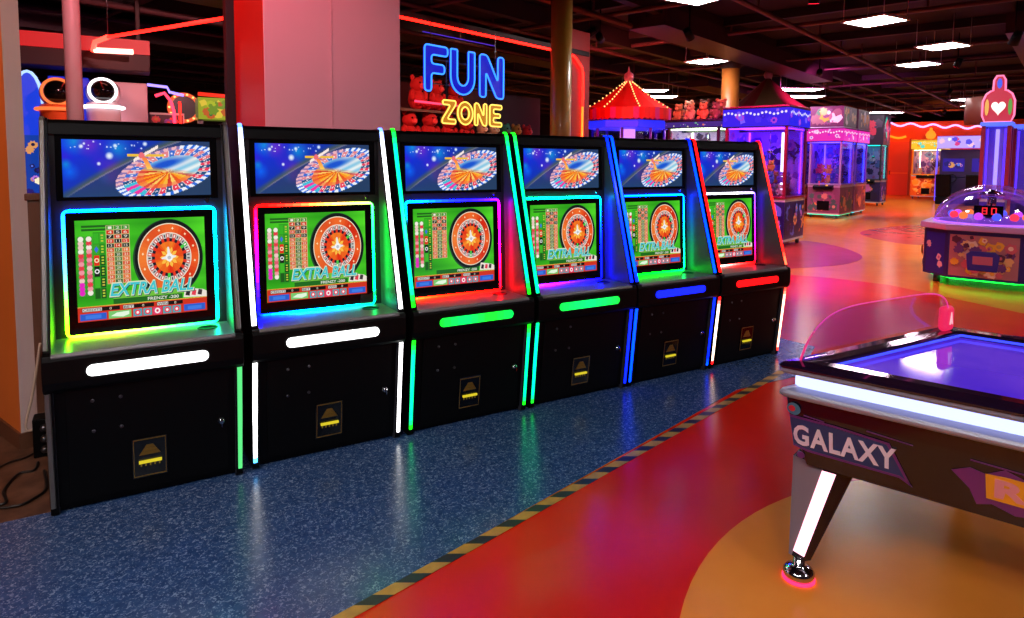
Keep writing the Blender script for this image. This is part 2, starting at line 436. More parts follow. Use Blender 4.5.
def main_screen(extra):
    def fn(x, y, l):
        z = 1.24 - 0.455 * y / 100
        return (0.115 + 0.525 * x / 130, -(v_in(z) + 0.017 + l * 0.00035), z)
    s = Scr(fn); R = random.Random(5)
    nx, ny = 26, 20
    for i in range(nx):
        for j in range(ny):
            def g(x, y):
                t = 0.5 + 0.5 * math.sin(x * 0.05 + 0.6) * math.cos(y * 0.05)
                return L(lerp((36, 146, 22), (84, 220, 40), min(1, max(0, t * 0.6 + 0.4 * x / 130 + 0.15 * math.sin(y * 0.9)))))
            P = [(130 * a / nx, 100 * b_ / ny) for a, b_ in ((i, j), (i + 1, j), (i + 1, j + 1), (i, j + 1))]
            s.b.quad([fn(x, y, 0) for x, y in P], [g(*p) for p in P])
    s.up()
    # faint heading rows
    for k in range(2): s.rect(6, 5 + 3.4 * k, 33, 7.2 + 3.4 * k, (30, 100, 26))
    # last-balls columns
    for cx in (5.0, 12.6):
        s.rect(cx - 3.4, 16, cx + 3.4, 75, (70, 150, 60))
    s.up()
    for cx in (5.0, 12.6):
        for k in range(14):
            c = R.choice([(226, 60, 70), (240, 150, 160), (236, 200, 190), (220, 90, 110), (240, 236, 220)])
            if cx < 8 and k > 10: c = (228, 40, 190)
            s.disc(cx, 18.5 + 4.1 * k, 2.7, c, 10)
    # even / red / black column
    s.rect(16.6, 12, 28, 80, (40, 150, 30))
    s.up()
    for k in range(6):
        y0 = 13 + 11 * k
        s.rect(17, y0, 22, y0 + 10.2, [(52, 176, 36), (60, 160, 40), (222, 44, 24), (24, 26, 24), (66, 180, 40), (26, 90, 26)][k])
        s.rect(22.8, y0, 27.6, y0 + 10.2, [(60, 170, 40), (44, 140, 34), (20, 84, 26), (16, 70, 24), (18, 74, 26), (24, 86, 30)][k])
    s.up()
    s.poly([(19.5, 26), (21.5, 29), (19.5, 32.5), (17.5, 29)], (60, 110, 220))
    s.ring(19.5, 40, 1.3, 2.4, 0, 2 * PI, (250, 220, 180), 12)
    s.ring(19.5, 51, 1.3, 2.4, 0, 2 * PI, (230, 230, 230), 12)
    for k in range(6):
        for q in range(3):
            s.rect(24.1, 14.5 + 11 * k + 2.8 * q, 26.4, 15.9 + 11 * k + 2.8 * q, R.choice([(190, 210, 60), (160, 200, 60), (210, 190, 70)]))
    # number table
    s.rect(29, 5.6, 52, 64.4, (206, 196, 140))
    s.up()
    pat = [(52, 140, 40)] * 3
    for r in range(13):
        for c in range(3):
            if r == 0: col = (60, 150, 44)
            else: col = (214, 50, 26) if (r + c) % 2 else (30, 30, 28)
            if r > 4: col = [(228, 112, 52), (84, 128, 60), (216, 88, 48), (60, 100, 50)][(r * 2 + c * 3) % 4]
            x0 = 29.5 + 7.5 * c; y0 = 6 + 4.5 * r
            s.rect(x0, y0, x0 + 6.9, y0 + 3.9, col)
    s.up()
    n = 0
    for r in range(13):
        for c in range(3):
            x0 = 29.5 + 7.5 * c; y0 = 6 + 4.5 * r; n += 1
            s.text(str(n), x0 + 1.7, y0 + 0.7, x0 + 5.2, y0 + 3.2, (240, 232, 214))
    # wheel
    cx, cy, k_ = 91.5, 41, 0.99
    s.disc(cx - 0.6, cy + 0.6, 40.5, (34, 74, 44), 56, 0.9)
    s.up(); s.disc(cx, cy, 39.3, (14, 22, 22), 56, 0.9)
    s.up(); s.ring(cx, cy, 34.6, 35.6, 0, 2 * PI, (236, 226, 196), 56, 0.9)
    for i in range(48):
        a0 = 2 * PI * i / 48; t = 0.5 + 0.5 * math.sin(a0 + 1.8); t2 = 0.5 + 0.5 * math.cos(4 * a0)
        s.ring(cx, cy, 26, 34.6, a0, a0 + 2 * PI / 48, lerp(lerp((206, 36, 14), (236, 92, 34), t2), (248, 150, 60), (1 - t) * 0.55), 1, 0.9)
    s.ring(cx, cy, 25, 26, 0, 2 * PI, (240, 230, 210), 48, 0.9)
    nums = 37
    for i in range(nums):
        a0 = 2 * PI * i / nums; a1 = 2 * PI * (i + 1) / nums
        c1 = (58, 190, 60) if i in (9, 33) else ((206, 96, 84) if i % 2 else (200, 196, 190))
        s.ring(cx, cy, 20, 25, a0, a1, c1, 1, 0.9)
        s.ring(cx, cy, 16.5, 20, a0, a1, (70, 200, 70) if i in (9, 33) else ((226, 50, 30) if i % 2 else (26, 26, 40)), 1, 0.9)
    for i in range(40):
        a0 = 2 * PI * i / 40; t = 0.5 + 0.5 * math.sin(3 * a0 + 0.6); u = 0.5 + 0.5 * math.sin(8 * a0)
        s.poly([(cx, cy)] + [(cx + 16.5 * 0.9 * math.cos(q), cy + 16.5 * math.sin(q)) for q in (a0, a0 + 2 * PI / 40)],
               lerp((222, 44, 16), (248, 150, 40), 0.6 * t + 0.3 * u))
    s.up()
    for i in range(nums):
        a0 = 2 * PI * (i + 0.5) / nums
        s.poly([(cx + r * 0.9 * math.cos(a0 + d), cy + r * math.sin(a0 + d)) for r, d in ((21, -.03), (24, -.03), (24, .03), (21, .03))],
               (60, 50, 60) if i % 2 == 0 else (250, 240, 236))
    for i in range(12):
        a0 = 2 * PI * (i + .3) / 12
        x, y = cx + 30.3 * .9 * math.cos(a0), cy + 30.3 * math.sin(a0)
        s.poly([(x, y - 1.7), (x + .5, y - .4), (x + 1.5, y), (x + .5, y + .4), (x, y + 1.7), (x - .5, y + .4), (x - 1.5, y), (x - .5, y - .4)], (255, 238, 190))
    for i in range(10):
        a0 = 2 * PI * i / 10
        s.poly([(cx, cy)] + [(cx + r * .9 * math.cos(a0 + d), cy + r * math.sin(a0 + d)) for r, d in ((8, -.25), (11, 0), (8, .25))], (252, 190, 70))
    s.up()
    for i in range(4):
        a0 = PI / 2 * i - 0.1; ln = (8, 5, 9, 11)[i]
        s.poly([(cx + r * .9 * math.cos(a0 + d), cy + r * math.sin(a0 + d)) for r, d in ((3, -.8), (ln, -.08), (ln, .08), (3, .8))], (236, 234, 230))
    s.disc(cx, cy, 4.2, (250, 250, 246), 14, 0.9)
    s.up(); s.disc(cx, cy + .3, 2, (186, 190, 200), 10)
    # lower bands
    s.up(); s.rect(34, 79.5, 104, 84.8, (26, 104, 30))
    s.rect(0, 85, 130, 100, (206, 50, 30))
    s.rect(0, 85, 130, 85.9, (230, 190, 80))
    if extra:
        s.rect(34, 72, 106, 79.5, (110, 190, 60))
    s.poly([(105, 84), (107, 74), (126, 77), (130, 79), (130, 85)], (236, 226, 214))
    s.up()
    s.text('FRENZY -200', 68, 80.6, 100, 83.8, (236, 240, 226), bold=0.01)
    for k in range(3):
        s.poly([(107 + 6.5 * k, 82), (108.5 + 6.5 * k, 76.5), (112.5 + 6.5 * k, 77.5), (111.5 + 6.5 * k, 83)], [(40, 36, 40), (226, 60, 80), (60, 50, 56)][k])
    for x0, x1, t in ((4, 40, 'CREDITS'), (43, 74, 'BET'), (77, 104, 'WIN')):
        s.rect(x0, 86.6, x1, 90.4, (18, 16, 16))
    s.rect(2, 92.2, 27, 98.8, (40, 92, 200)); s.rect(105, 91.6, 128, 98.6, (40, 92, 200))
    s.rect(29, 91.6, 51, 99, (120, 200, 110))
    for k in range(5):
        s.rect(53 + 10 * k, 91.6, 61.8 + 10 * k, 99.2, (226, 60, 110) if k == 2 else (76, 160, 176))
    s.up()
    for x0, x1, t in ((5, 22, 'CREDITS'), (44, 53, 'BET'), (78, 88, 'WIN')):
        s.rect(x0 - .6, 86.9, x1 + .6, 90.1, (210, 206, 200))
    s.up()
    for x0, x1, t in ((5, 22, 'CREDITS'), (44, 53, 'BET'), (78, 88, 'WIN')):
        s.text(t, x0, 87.4, x1, 89.7, (30, 30, 30), bold=0.01)
    for x0 in (30, 62, 95): s.text('0', x0, 87.2, x0 + 2, 89.8, (230, 220, 190))
    for x0 in (8, 110):
        s.rect(x0 - 1, 93.6, x0 + 14, 97.4, (60, 120, 226))
    s.poly([(31, 96.5), (37, 93.4), (49, 92.6), (49, 96), (43, 98)], (226, 248, 220))
    for k in range(5):
        s.disc(57.4 + 10 * k, 95.3, 2.9, (250, 235, 235) if k == 2 else (232, 70, 90), 12)
    s.up()
    for k in range(5):
        s.disc(57.4 + 10 * k, 95.3, 1.4, (250, 244, 244) if k != 2 else (210, 40, 80), 8)
    if extra:
        V, Fc = fit_text('EXTRA BALL', 30, 77.6, 117, 62.8, bold=0.05, shear=0.25)
        for f in Fc: s.poly([(V[i][0] + .8, V[i][1] + .8) for i in f], (30, 84, 92))
        s.up()
        for f in Fc: s.poly([V[i] for i in f], (214, 226, 190))
        s.up()
        V, Fc = fit_text('EXTRA BALL', 31.2, 76.6, 115.8, 64, bold=0.022, shear=0.25)
        for f in Fc: s.poly([V[i] for i in f], (60, 196, 206))
    return s

def top_screen():
    # raster of a tilted roulette wheel over deep blue space, x 0..1, y 0..1 down
    R = random.Random(3)
    sparks = [(R.uniform(0.05, .55), R.uniform(.03, .16), R.uniform(.004, .010)) for _ in range(18)] + [(.3, .28, .035), (.23, .42, .018), (.34, .1, .02), (.54, .06, .022), (.12, .12, .02), (.14, .07, .012)]
    blot = [(R.uniform(0, .5), R.uniform(0, .7), R.uniform(.05, .14), R.choice([(60, 30, 210), (0, 120, 255), (0, 170, 220), (110, 40, 200)])) for _ in range(14)]
    ca, sa = math.cos(-0.30), math.sin(-0.30)
    def f(x, y):
        X, Y = x * 2.57, y
        t = min(1, max(0, (x * 1.0 + (y - .2) * .55)))
        c = lerp((14, 44, 226), (14, 60, 110), t)
        for bx, by, br, bc in blot:
            d = ((X - bx * 2.57) ** 2 + (Y - by) ** 2) ** .5 / (br * 2.2)
            if d < 1: c = lerp(c, bc, .75 * (1 - d) ** 1.2)
        # table edge band sweeping from lower left to upper right
        e = y - (0.92 - 1.75 * x + 0.55 * x * x)
        if e > -0.02: c = lerp(c, (92, 100, 70) if e < .1 else (50, 62, 88), min(.85, (e + .02) * 7) if e < .1 else .6)
        if .1 < e < .13: c = lerp(c, (150, 140, 150), .6)
        if y > .8 and x < .45: c = lerp(c, (30, 66, 110), (y - .8) * 3)
        for sx, sy, sr in sparks:
            d = ((X - sx * 2.57) ** 2 + (Y - sy) ** 2) ** .5 / (sr * 2.2)
            if d < 1: c = lerp(c, (236, 244, 255), 1 - d * d)
        # wheel
        dx, dy = X - 1.80, Y - .56
        p, q = dx * ca + dy * sa, -dx * sa + dy * ca
        r = ((p / .98) ** 2 + (q / .42) ** 2) ** .5
        th = math.atan2(q / .42, p / .98)
        k = int((th + PI) / (2 * PI) * 37)
        fr = (th + PI) / (2 * PI) * 37 - k
        if r < 1.0:
            if r > .86:
                c = (236, 240, 250) if fr > .45 else (36, 110, 220)
                if -PI < th < -1.2: c = lerp(c, (240, 120, 130), .5)
            elif r > .62:
                front = q > -.05
                c = ((236, 60, 90) if k % 2 else (28, 80, 130)) if front else ((230, 130, 140) if k % 2 else (60, 110, 210))
                if fr < .12: c = (240, 226, 220)
                if .70 < r < .76 and .4 < fr < .65: c = (250, 240, 245)
                if p < -.5 and q > 0: c = (240, 50, 160) if k % 2 else (60, 190, 220)
            else:
                st = lerp((236, 246, 252), (120, 196, 236), .5 + .5 * math.sin(q * 46 + p * 5))
                st = lerp(st, (250, 222, 170), max(0, min(1, (.1 - q) * 1.2 + p * .6)) * .35)
                bp_ = math.exp(-((p + .02) / .34) ** 2 - ((q + .15) / .075) ** 2)
                st = lerp(st, (24, 84, 206), min(1, bp_ * 1.3))
                fanc = [(252, 150, 30), (236, 86, 26), (255, 206, 100), (214, 60, 36), (250, 186, 60)][k % 5]
                if r > .48: fanc = lerp(fanc, (236, 96, 90), .45)
                fw = min(1, max(0, (q * 2.2 - p * 1.0 + .16) * 4))
                c = lerp(st, fanc, fw)
        # spindle
        if abs(y - .27) < .022 and .42 < x < .67: c = (240, 190, 60)
        d2 = abs((y - .27) + (x - .52) * 1.5)
        if d2 < .03 and .46 < x < .63: c = (248, 232, 226)
        if ((X - .515 * 2.57) ** 2 + (Y - .27) ** 2) ** .5 < .055: c = (238, 110, 120)
        d3 = abs(x - (.53 + (y - .3) * .18))
        if .3 < y < .52 and d3 < .018: c = lerp((252, 120, 60), (255, 210, 90), (y - .3) / .22)
        return c
    b = MB(); nx, ny = 170, 66
    def fn(x, y):
        z = 1.602 - 0.257 * y
        return (0.078 + 0.597 * x, -(v_in(z) + 0.0075), z)
    for j in range(ny + 1):
        for i in range(nx + 1): b.v.append(fn(i / nx, j / ny))
    C = [[L(f((i + .5) / nx, (j + .5) / ny)) for i in range(nx)] for j in range(ny)]
    for j in range(ny):
        for i in range(nx):
            a = j * (nx + 1) + i
            b.face((a, a + 1, a + nx + 2, a + nx + 1), C[j][i])
    return b

def capsule(u0, u1, z0, z1, n=8):
    r = (z1 - z0) / 2; zc = (z0 + z1) / 2
    P = [(u0 + r - r * math.cos(a), zc - r * math.sin(a)) for a in [PI * (-.5 + k / n) for k in range(n + 1)]]
    P += [(u1 - r + r * math.cos(a), zc + r * math.sin(a)) for a in [PI * (-.5 + k / n) for k in range(n + 1)]]
    # first half runs top->bottom on the left, second bottom->top on the right
    return P

CABS = [
 dict(s=0.0, d=0.025, strips=None, bar=[(255, 255, 255)], ring=[(0, 160, 255), (0, 190, 255), (0, 230, 255), (0, 225, 225), (70, 235, 170), (240, 255, 150), (190, 255, 60), (120, 190, 255)],
      label='roulette machine with plain grey metal edges, at the cable end of the row'),
 dict(s=0.80934, d=0, ring=[(255, 24, 20), (255, 220, 150), (120, 255, 160), (0, 226, 150), (0, 200, 180), (0, 190, 255), (40, 40, 255), (255, 30, 190)], bar=[(255, 255, 255)],
      strips=[[(150, 190, 255), (255, 255, 255), (255, 255, 255)]] * 2, low=[[(255, 255, 255), (255, 255, 255), (140, 220, 255)], [(255, 255, 255)] * 3],
      label='roulette machine edged by white light strips, with a white light bar'),
 dict(s=1.61865, d=0, ring=[(0, 170, 255), (70, 50, 255), (226, 40, 230), (255, 40, 150), (255, 36, 24), (255, 90, 30), (255, 210, 140), (0, 214, 235)], bar=[(30, 226, 60), (0, 224, 130), (40, 226, 50), (0, 224, 110)],
      strips=[[(40, 255, 60), (0, 235, 190), (40, 235, 40)]] * 2, low=[[(40, 235, 40), (0, 230, 180), (40, 235, 40)]] * 2, extra=False,
      label='roulette machine with green strips on both sides and no big words on its screen'),
 dict(s=2.41540, d=0, ring=[(0, 240, 210), (0, 232, 210), (0, 170, 255), (20, 60, 255), (40, 30, 255), (190, 60, 255), (255, 226, 210), (0, 235, 205)], bar=[(20, 226, 90), (0, 226, 140), (30, 226, 80)],
      strips=[[(50, 255, 60), (0, 235, 180), (0, 235, 180)], [(0, 60, 255), (10, 80, 255), (10, 60, 255)]], low=[[(0, 230, 170), (0, 230, 190), (40, 235, 60)], [(20, 60, 255)] * 3],
      label='roulette machine with a green strip on one side and a blue one on the other'),
 dict(s=3.19695, d=0, ring=[(0, 130, 255), (0, 140, 255), (0, 150, 255), (40, 220, 190), (0, 235, 120), (0, 245, 70), (70, 255, 60), (0, 150, 255)], bar=[(20, 50, 255)],
      strips=[[(0, 100, 255), (0, 130, 255), (10, 60, 255)], [(10, 50, 255), (0, 110, 255), (0, 120, 255)]], low=[[(0, 110, 255)] * 3, [(0, 70, 255), (10, 60, 255), (0, 120, 255)]],
      label='roulette machine with blue strips on both sides and a blue light bar'),
 dict(s=3.98653, d=0, ring=[(236, 226, 255), (255, 255, 255), (150, 120, 255), (200, 40, 180), (255, 30, 30), (255, 226, 220), (255, 236, 226), (236, 226, 255)], bar=[(255, 24, 30)],
      strips=[[(255, 30, 30)] * 3, [(255, 30, 34), (255, 60, 50), (255, 150, 110)]], low=[[(255, 40, 40), (255, 240, 230), (255, 40, 40)], [(255, 120, 90), (255, 232, 214), (255, 90, 60)]],
      label='roulette machine edged by red strips with a red light bar, at the far row end'),
]
GRP_CAB = 'row of roulette machines'
mesh_cache = {}
def cached(key, make, mats, name, parent):
    if key in mesh_cache:
        o = bpy.data.objects.new(name, mesh_cache[key]); COL.objects.link(o); o.parent = parent
        return o
    o = make().build(name, mats, parent, fixn=False); mesh_cache[key] = o.data
    return o
LED_S = 5.0
def roulette(c):
    t = thing('roulette_machine', c['label'], 'arcade machine', (c['s'], -c['d'], 0.004), 0.0, GRP_CAB)
    W = W_CAB
    # carcass: back, top cap, bottom box
    b = MB()
    b.box((0.03, 0.40, 0.02), (W - 0.03, 0.42, 1.66))
    b.prism([(-0.40, 1.66), (-0.40, 1.688), (-0.012, 1.688), (0.004, 1.672), (0.012, 1.622), (-0.012, 1.622)],
            lambda v, z: (0.03, -v, z), lambda v, z: (W - 0.03, -v, z))
    b.box((0.03, -0.20, 0.008), (W - 0.03, 0.40, 0.04))
    b.build('cabinet', M['black2'], t, bevel=0.003)
    # side panels
    prof = [(-0.42, 0.0), (-0.42, 1.685), (-0.41, 1.693), (-0.016, 1.693), (-0.004, 1.687), (0.002, 1.676), (0.289, 0.723), (0.289, 0.55), (0.234, 0.01), (0.22, 0.0)]
    for side in (0, 1):
        u0, u1 = (0.0, 0.03) if side == 0 else (W - 0.03, W)
        b = MB(); b.prism(prof, lambda v, z: (u0, -v, z), lambda v, z: (u1, -v, z))
        # inward face coloured grey so the LED glow shows on it, the rest black
        sp = b.build('side_panel', [M['black2'], M['inner']], t, bevel=0.002)
        for p in sp.data.polygons:
            n = p.normal
            if abs(n.x) > .9 and (n.x > 0) == (side == 0): p.material_index = 1
        uc0, uc1 = (0.0, 0.022) if side == 0 else (W - 0.022, W)
        def strip(name, pts, cols, mats_, h=0.007):
            "ribbon along the (v,z) points standing h proud of the edge"
            bb = MB(); R = []
            N = len(pts)
            for i, (v, z) in enumerate(pts):
                a = pts[max(i - 1, 0)]; e = pts[min(i + 1, N - 1)]
                tx, tz = e[0] - a[0], e[1] - a[1]; ln = math.hypot(tx, tz); nx, nz = -tz / ln, tx / ln
                if nx < 0: nx, nz = -nx, -nz
                R.append([(uc0, -v, z), (uc0 + .004, -(v + nx * h), z + nz * h), (uc1 - .004, -(v + nx * h), z + nz * h), (uc1, -v, z)])
            cc = None
            if cols:
                st = [(0, glow(cols[0], LED_S)), (.06, glow(cols[0], LED_S)), (.16, glow(cols[1], LED_S)), (.90, glow(cols[1], LED_S)), (.96, glow(cols[2], LED_S)), (1, glow(cols[2], LED_S))]
                cc = [ramp(st, (i + .5) / (N - 1)) for i in range(N - 1)]
            bb.rings(R, True, True, None, 0, False, cc)
            return bb.build(name, mats_, sp)
        n = 30
        up = [(-0.03, 1.694), (-0.014, 1.694)] + [(0.002 + 0.285 * k / n, 1.676 - 0.945 * k / n) for k in range(n + 1)]
        lo = [(v_low(z) , z) for z in [0.55 - 0.51 * k / 20 for k in range(21)]]
        if c['strips'] is None:
            strip('metal_edge', up, None, M['alu']); 
            if side == 0: strip('metal_edge', lo, None, M['alu'])
            else: strip('led_strip', lo, [(96, 184, 128)] * 3, M['leds'])['label'] = 'pale green strip'
        else:
            strip('led_strip', up, c['strips'][side], M['leds'])
            strip('led_strip', lo, c['low'][side], M['leds'])
    # upper inner panel with picture screen
    b = MB()
    zz = [1.69, 0.70]
    b.prism([(v_in(1.655), 1.655), (v_in(0.70), 0.70), (v_in(0.70) - .02, 0.70), (v_in(1.655) - .02, 1.655)],
            lambda v, z: (0.03, -v, z), lambda v, z: (W - 0.03, -v, z))
    back = b.build('inner_panel', M['innerback'], t)
    def flat(u, z, off): return (u, -(v_in(z) + off), z)
    b = MB()
    P = [(0.052, 1.328), (W - 0.052, 1.328), (W - 0.052, 1.628), (0.052, 1.628)]
    b.prism(P, lambda u, z: flat(u, z, 0.0), lambda u, z: flat(u, z, 0.006))
    hs = b.build('header_panel', M['bezel'], t, bevel=0.002)
    cached('top', top_screen, M['screen'], 'header_screen', hs)
    # monitor
    b = MB(); b.prism([(0.08, 0.728), (0.68, 0.728), (0.68, 1.276), (0.08, 1.276)], lambda u, z: flat(u, z, 0.0), lambda u, z: flat(u, z, 0.014))
    mon = b.build('monitor', M['bezel'], t, bevel=0.002)
    ex = c.get('extra', True)
    cached('main%d' % ex, lambda: main_screen(ex).b, M['screen'], 'game_screen', mon)
    path = []; r = 0.022
    u0, u1, z0, z1 = 0.073, 0.687, 0.722, 1.283
    def line(a, b_, n): return [lerp(a, b_, k / n) for k in range(n)]
    def arc(cx, cz, a0, n=5): return [(cx + r * math.cos(a0 - PI / 2 * k / n), cz + r * math.sin(a0 - PI / 2 * k / n)) for k in range(n)]
    path += line((u0 + r, z1), (u1 - r, z1), 14) + arc(u1 - r, z1 - r, PI / 2) + line((u1, z1 - r), (u1, z0 + r), 14) + arc(u1 - r, z0 + r, 0)
    path += line((u1 - r, z0), (u0 + r, z0), 14) + arc(u0 + r, z0 + r, -PI / 2) + line((u0, z0 + r), (u0, z1 - r), 14) + arc(u0 + r, z1 - r, PI)
    N = len(path); g8 = c['ring']; gl_ = lambda q: glow(q, 10.0 + 50.0 * (1 - min(q) / max(q)) ** 2)
    cols = []
    for i in range(N):
        q = ((i + 0.5) / N * 8) % 8
        k = int(q); cols.append(gl_(lerp(g8[k], g8[(k + 1) % 8], q - k)))
    b = MB(); b.tube([flat(u, z, 0.008) for u, z in path], 0.0068, 8, True, cols=cols)
    b.build('led_frame', M['leds'], mon)
    # small lock between the screens
    b = MB(); a = Vector(flat(0.655, 1.318, 0.0)); q = Vector((0, -1, 0))
    b.cyl(a, a + q * .014, .011, seg=14); b.cyl(a + q * .014, a + q * .017, .007, seg=12)
    b.build('cam_lock', M['chrome'], t)
    # shelf
    b = MB(); b.prism([(v_in(.72) - .01, 0.700), (0.31, 0.690), (0.318, 0.705), (0.312, 0.719), (v_in(.72) - .01, 0.716)], lambda v, z: (0.03, -v, z), lambda v, z: (W - 0.03, -v, z))
    sh = b.build('control_shelf', M['shelf'], t, bevel=0.002)
    b = MB(); b.lathe([(0.045, 0.0), (0.045, 0.003), (0.037, 0.003), (0.036, 0.001), (0.002, 0.001)], (0.632, -0.135, 0.7165), 20)
    b.build('cup_recess', M['black2'], sh)
    # apron with light bar
    b = MB()
    pr = [(0.20, 0.553), (0.295, 0.553), (0.312, 0.570), (0.320, 0.600), (0.320, 0.690), (0.312, 0.713), (0.300, 0.7145), (0.2, 0.7145)]
    b.prism(pr, lambda v, z: (-0.003, -v, z), lambda v, z: (W + 0.006, -v, z))
    ap = b.build('front_apron', M['black'], t, bevel=0.004)
    cp = capsule(0.150, 0.615, 0.612, 0.660)
    b = MB(); nb = len(c['bar']); 
    if nb == 1:
        b.prism(cp, lambda u, z: (u, -0.318, z), lambda u, z: (u, -0.326, z), glow(c['bar'][0], 3.5))
    else:
        # four lengths of slightly different colour in one diffuser
        xs = [0.15 + 0.024 * (1 - math.cos(PI / 2 * k / 7)) for k in range(7)] + [0.174 + 0.417 * k / 10 for k in range(11)] + [0.615 - 0.024 * (1 - math.cos(PI / 2 * k / 7)) for k in range(6, -1, -1)]
        def half(u):
            d = min(u - 0.15, 0.615 - u); rr = 0.024
            return rr if d >= rr else math.sqrt(max(0.0, rr * rr - (rr - d) ** 2)) + 0.0005
        R = [[(u, -0.318, 0.636 - half(u)), (u, -0.326, 0.636 - half(u)), (u, -0.326, 0.636 + half(u)), (u, -0.318, 0.636 + half(u))] for u in xs]
        st = [(k / (nb - 1), glow(q, 3.5)) for k, q in enumerate(c['bar'])]
        b.rings(R, True, True, None, 0, False, [ramp(st, ((xs[i] + xs[i + 1]) / 2 - .15) / .465) for i in range(len(xs) - 1)])
    b.build('light_bar', M['leds'], ap)
    # lower front
    b = MB()
    b.prism([(v_low(.56) - .02, .56), (v_low(.03) - .02, .03), (v_low(.03) - .05, .03), (v_low(.56) - .05, .56)], lambda v, z: (0.03, -v, z), lambda v, z: (W - .03, -v, z))
    b.build('lower_panel', M['black2'], t)
    def low(u, z, off): return (u, -(v_low(z) - .02 + off), z)
    b = MB(); b.prism([(0.072, 0.045), (0.70, 0.045), (0.70, 0.55), (0.072, 0.55)], lambda u, z: low(u, z, 0), lambda u, z: low(u, z, .008))
    dr = b.build('front_door', M['black'], t, bevel=0.0015)
    for u in (0.165, 0.268):
        for z in (0.49, 0.352):
            b = MB(); b.lathe([(.0075, 0), (.0075, .003), (.004, .0055), (.0005, .006)], (0, 0, 0), 12)
            o = b.build('bolt', M['steel'], dr); o.rotation_euler = (PI / 2, 0, 0); o.location = low(u, z, .008)
    lk = MB(); lk.lathe([(.017, 0), (.017, .006), (.011, .009), (.011, .014), (.001, .014)], (0, 0, 0), 16)
    lk.box((-.0015, -.022, .012), (.0015, .004, .03))
    o = lk.build('lock', M['chrome'], dr); o.rotation_euler = (PI / 2, 0, 0); o.location = low(0.668, 0.295, .008)
    # bill acceptor
    u0, u1, z0, z1 = 0.302, 0.442, 0.092, 0.282
    b = MB(); b.prism([(u0, z0), (u1, z0), (u1, z1), (u0, z1)], lambda u, z: low(u, z, .006), lambda u, z: low(u, z, .014))
    ba = b.build('bill_acceptor', M['bezel'], dr, bevel=0.002)
    b = MB()
    def bar(a, e, c_, d_): b.prism([(a, c_), (e, c_), (e, d_), (a, d_)], lambda u, z: low(u, z, .013), lambda u, z: low(u, z, .0155))
    q = .004
    bar(u0 + .006, u1 - .006, z1 - .010, z1 - .010 + q); bar(u0 + .006, u1 - .006, z0 + .006, z0 + .006 + q)
    bar(u0 + .006, u0 + .006 + q * .6, z0 + .006, z1 - .006); bar(u1 - .006 - q * .6, u1 - .006, z0 + .006, z1 - .006)
    zb = 0.2
    for k in range(3):
        zz0 = zb + .016 * k; hw = .042 - .010 * k
        b.prism([(.372 - hw, zz0), (.372 + hw, zz0), (.372 + hw - .009, zz0 + .0145), (.372 - hw + .009, zz0 + .0145)], lambda u, z: low(u, z, .013), lambda u, z: low(u, z, .0155))
    b.build('gold_print', M['gold'], ba)
    b = MB(); b.prism([(.328, .163), (.418, .163), (.418, .174), (.328, .174)], lambda u, z: low(u, z, .010), lambda u, z: low(u, z, .026), glow((214, 196, 40), 1.2))
    for k in range(5): b.prism([(.334 + .018 * k, .146), (.340 + .018 * k, .146), (.340 + .018 * k, .158), (.334 + .018 * k, .158)], lambda u, z: low(u, z, .013), lambda u, z: low(u, z, .0155), glow((96, 80, 20), 1))
    b.build('note_slot', M['leds'], ba)
    return t
CT = [roulette(c) for c in CABS]
b = MB(); b.prism([(.600, .722), (.672, .722), (.700, .800), (.652, .776), (.606, .782)], lambda u, z: (u, -(v_in(z) + .018), z), lambda u, z: (u, -(v_in(z) + .0195), z))
b.build('film_tag', clear_mat('cloudy_film', (150, 200, 185), .15, .3), CT[1])
# ================================================================== AIR HOCKEY TABLE
M['rail'] = mat('gloss_purple_black', (30, 14, 36), 0.08, coat=0.5)
M['hbody'] = mat('dark_purple_print', (15, 4, 20), 0.22, noise=(5, 0.6), coat=0.3)
M['flange'] = mat('satin_grey_flange', (150, 150, 165), 0.35, 0.3)
M['hled'] = emat('blue_white_led', (206, 214, 255), 2.2)
M['bluerail'] = emat('blue_inner_led', (70, 90, 255), 2.0)
M['bed'] = None
mt, nt, bb_ = new_mat('glowing_violet_bed')
bb_.inputs['Base Color'].default_value = (*L((60, 30, 150)), 1); bb_.inputs['Roughness'].default_value = 0.07
tc = nt.nodes.new('ShaderNodeTexCoord'); nz = nt.nodes.new('ShaderNodeTexNoise'); nz.inputs['Scale'].default_value = 2.2; nz.inputs['Detail'].default_value = 4
nt.links.new(tc.outputs['Object'], nz.inputs['Vector'])
rp = nt.nodes.new('ShaderNodeValToRGB'); rp.color_ramp.elements[0].position = .3; rp.color_ramp.elements[0].color = (*L((52, 20, 190)), 1)
rp.color_ramp.elements[1].position = .7; rp.color_ramp.elements[1].color = (*L((104, 62, 206)), 1)
nt.links.new(nz.outputs['Fac'], rp.inputs[0]); nt.links.new(rp.outputs[0], bb_.inputs['Emission Color']); bb_.inputs['Emission Strength'].default_value = 0.8
M['bed'] = mt
HA = Vector((2.40, -1.99)); HT = Vector((0.316, -0.949)); HB = Vector((3.55, -2.01))
HN = Vector((0.949, 0.316))                       # inward from the long side
HPOLY = [HA, HA + HT * 2.45, HB + HT * 2.45, HB]
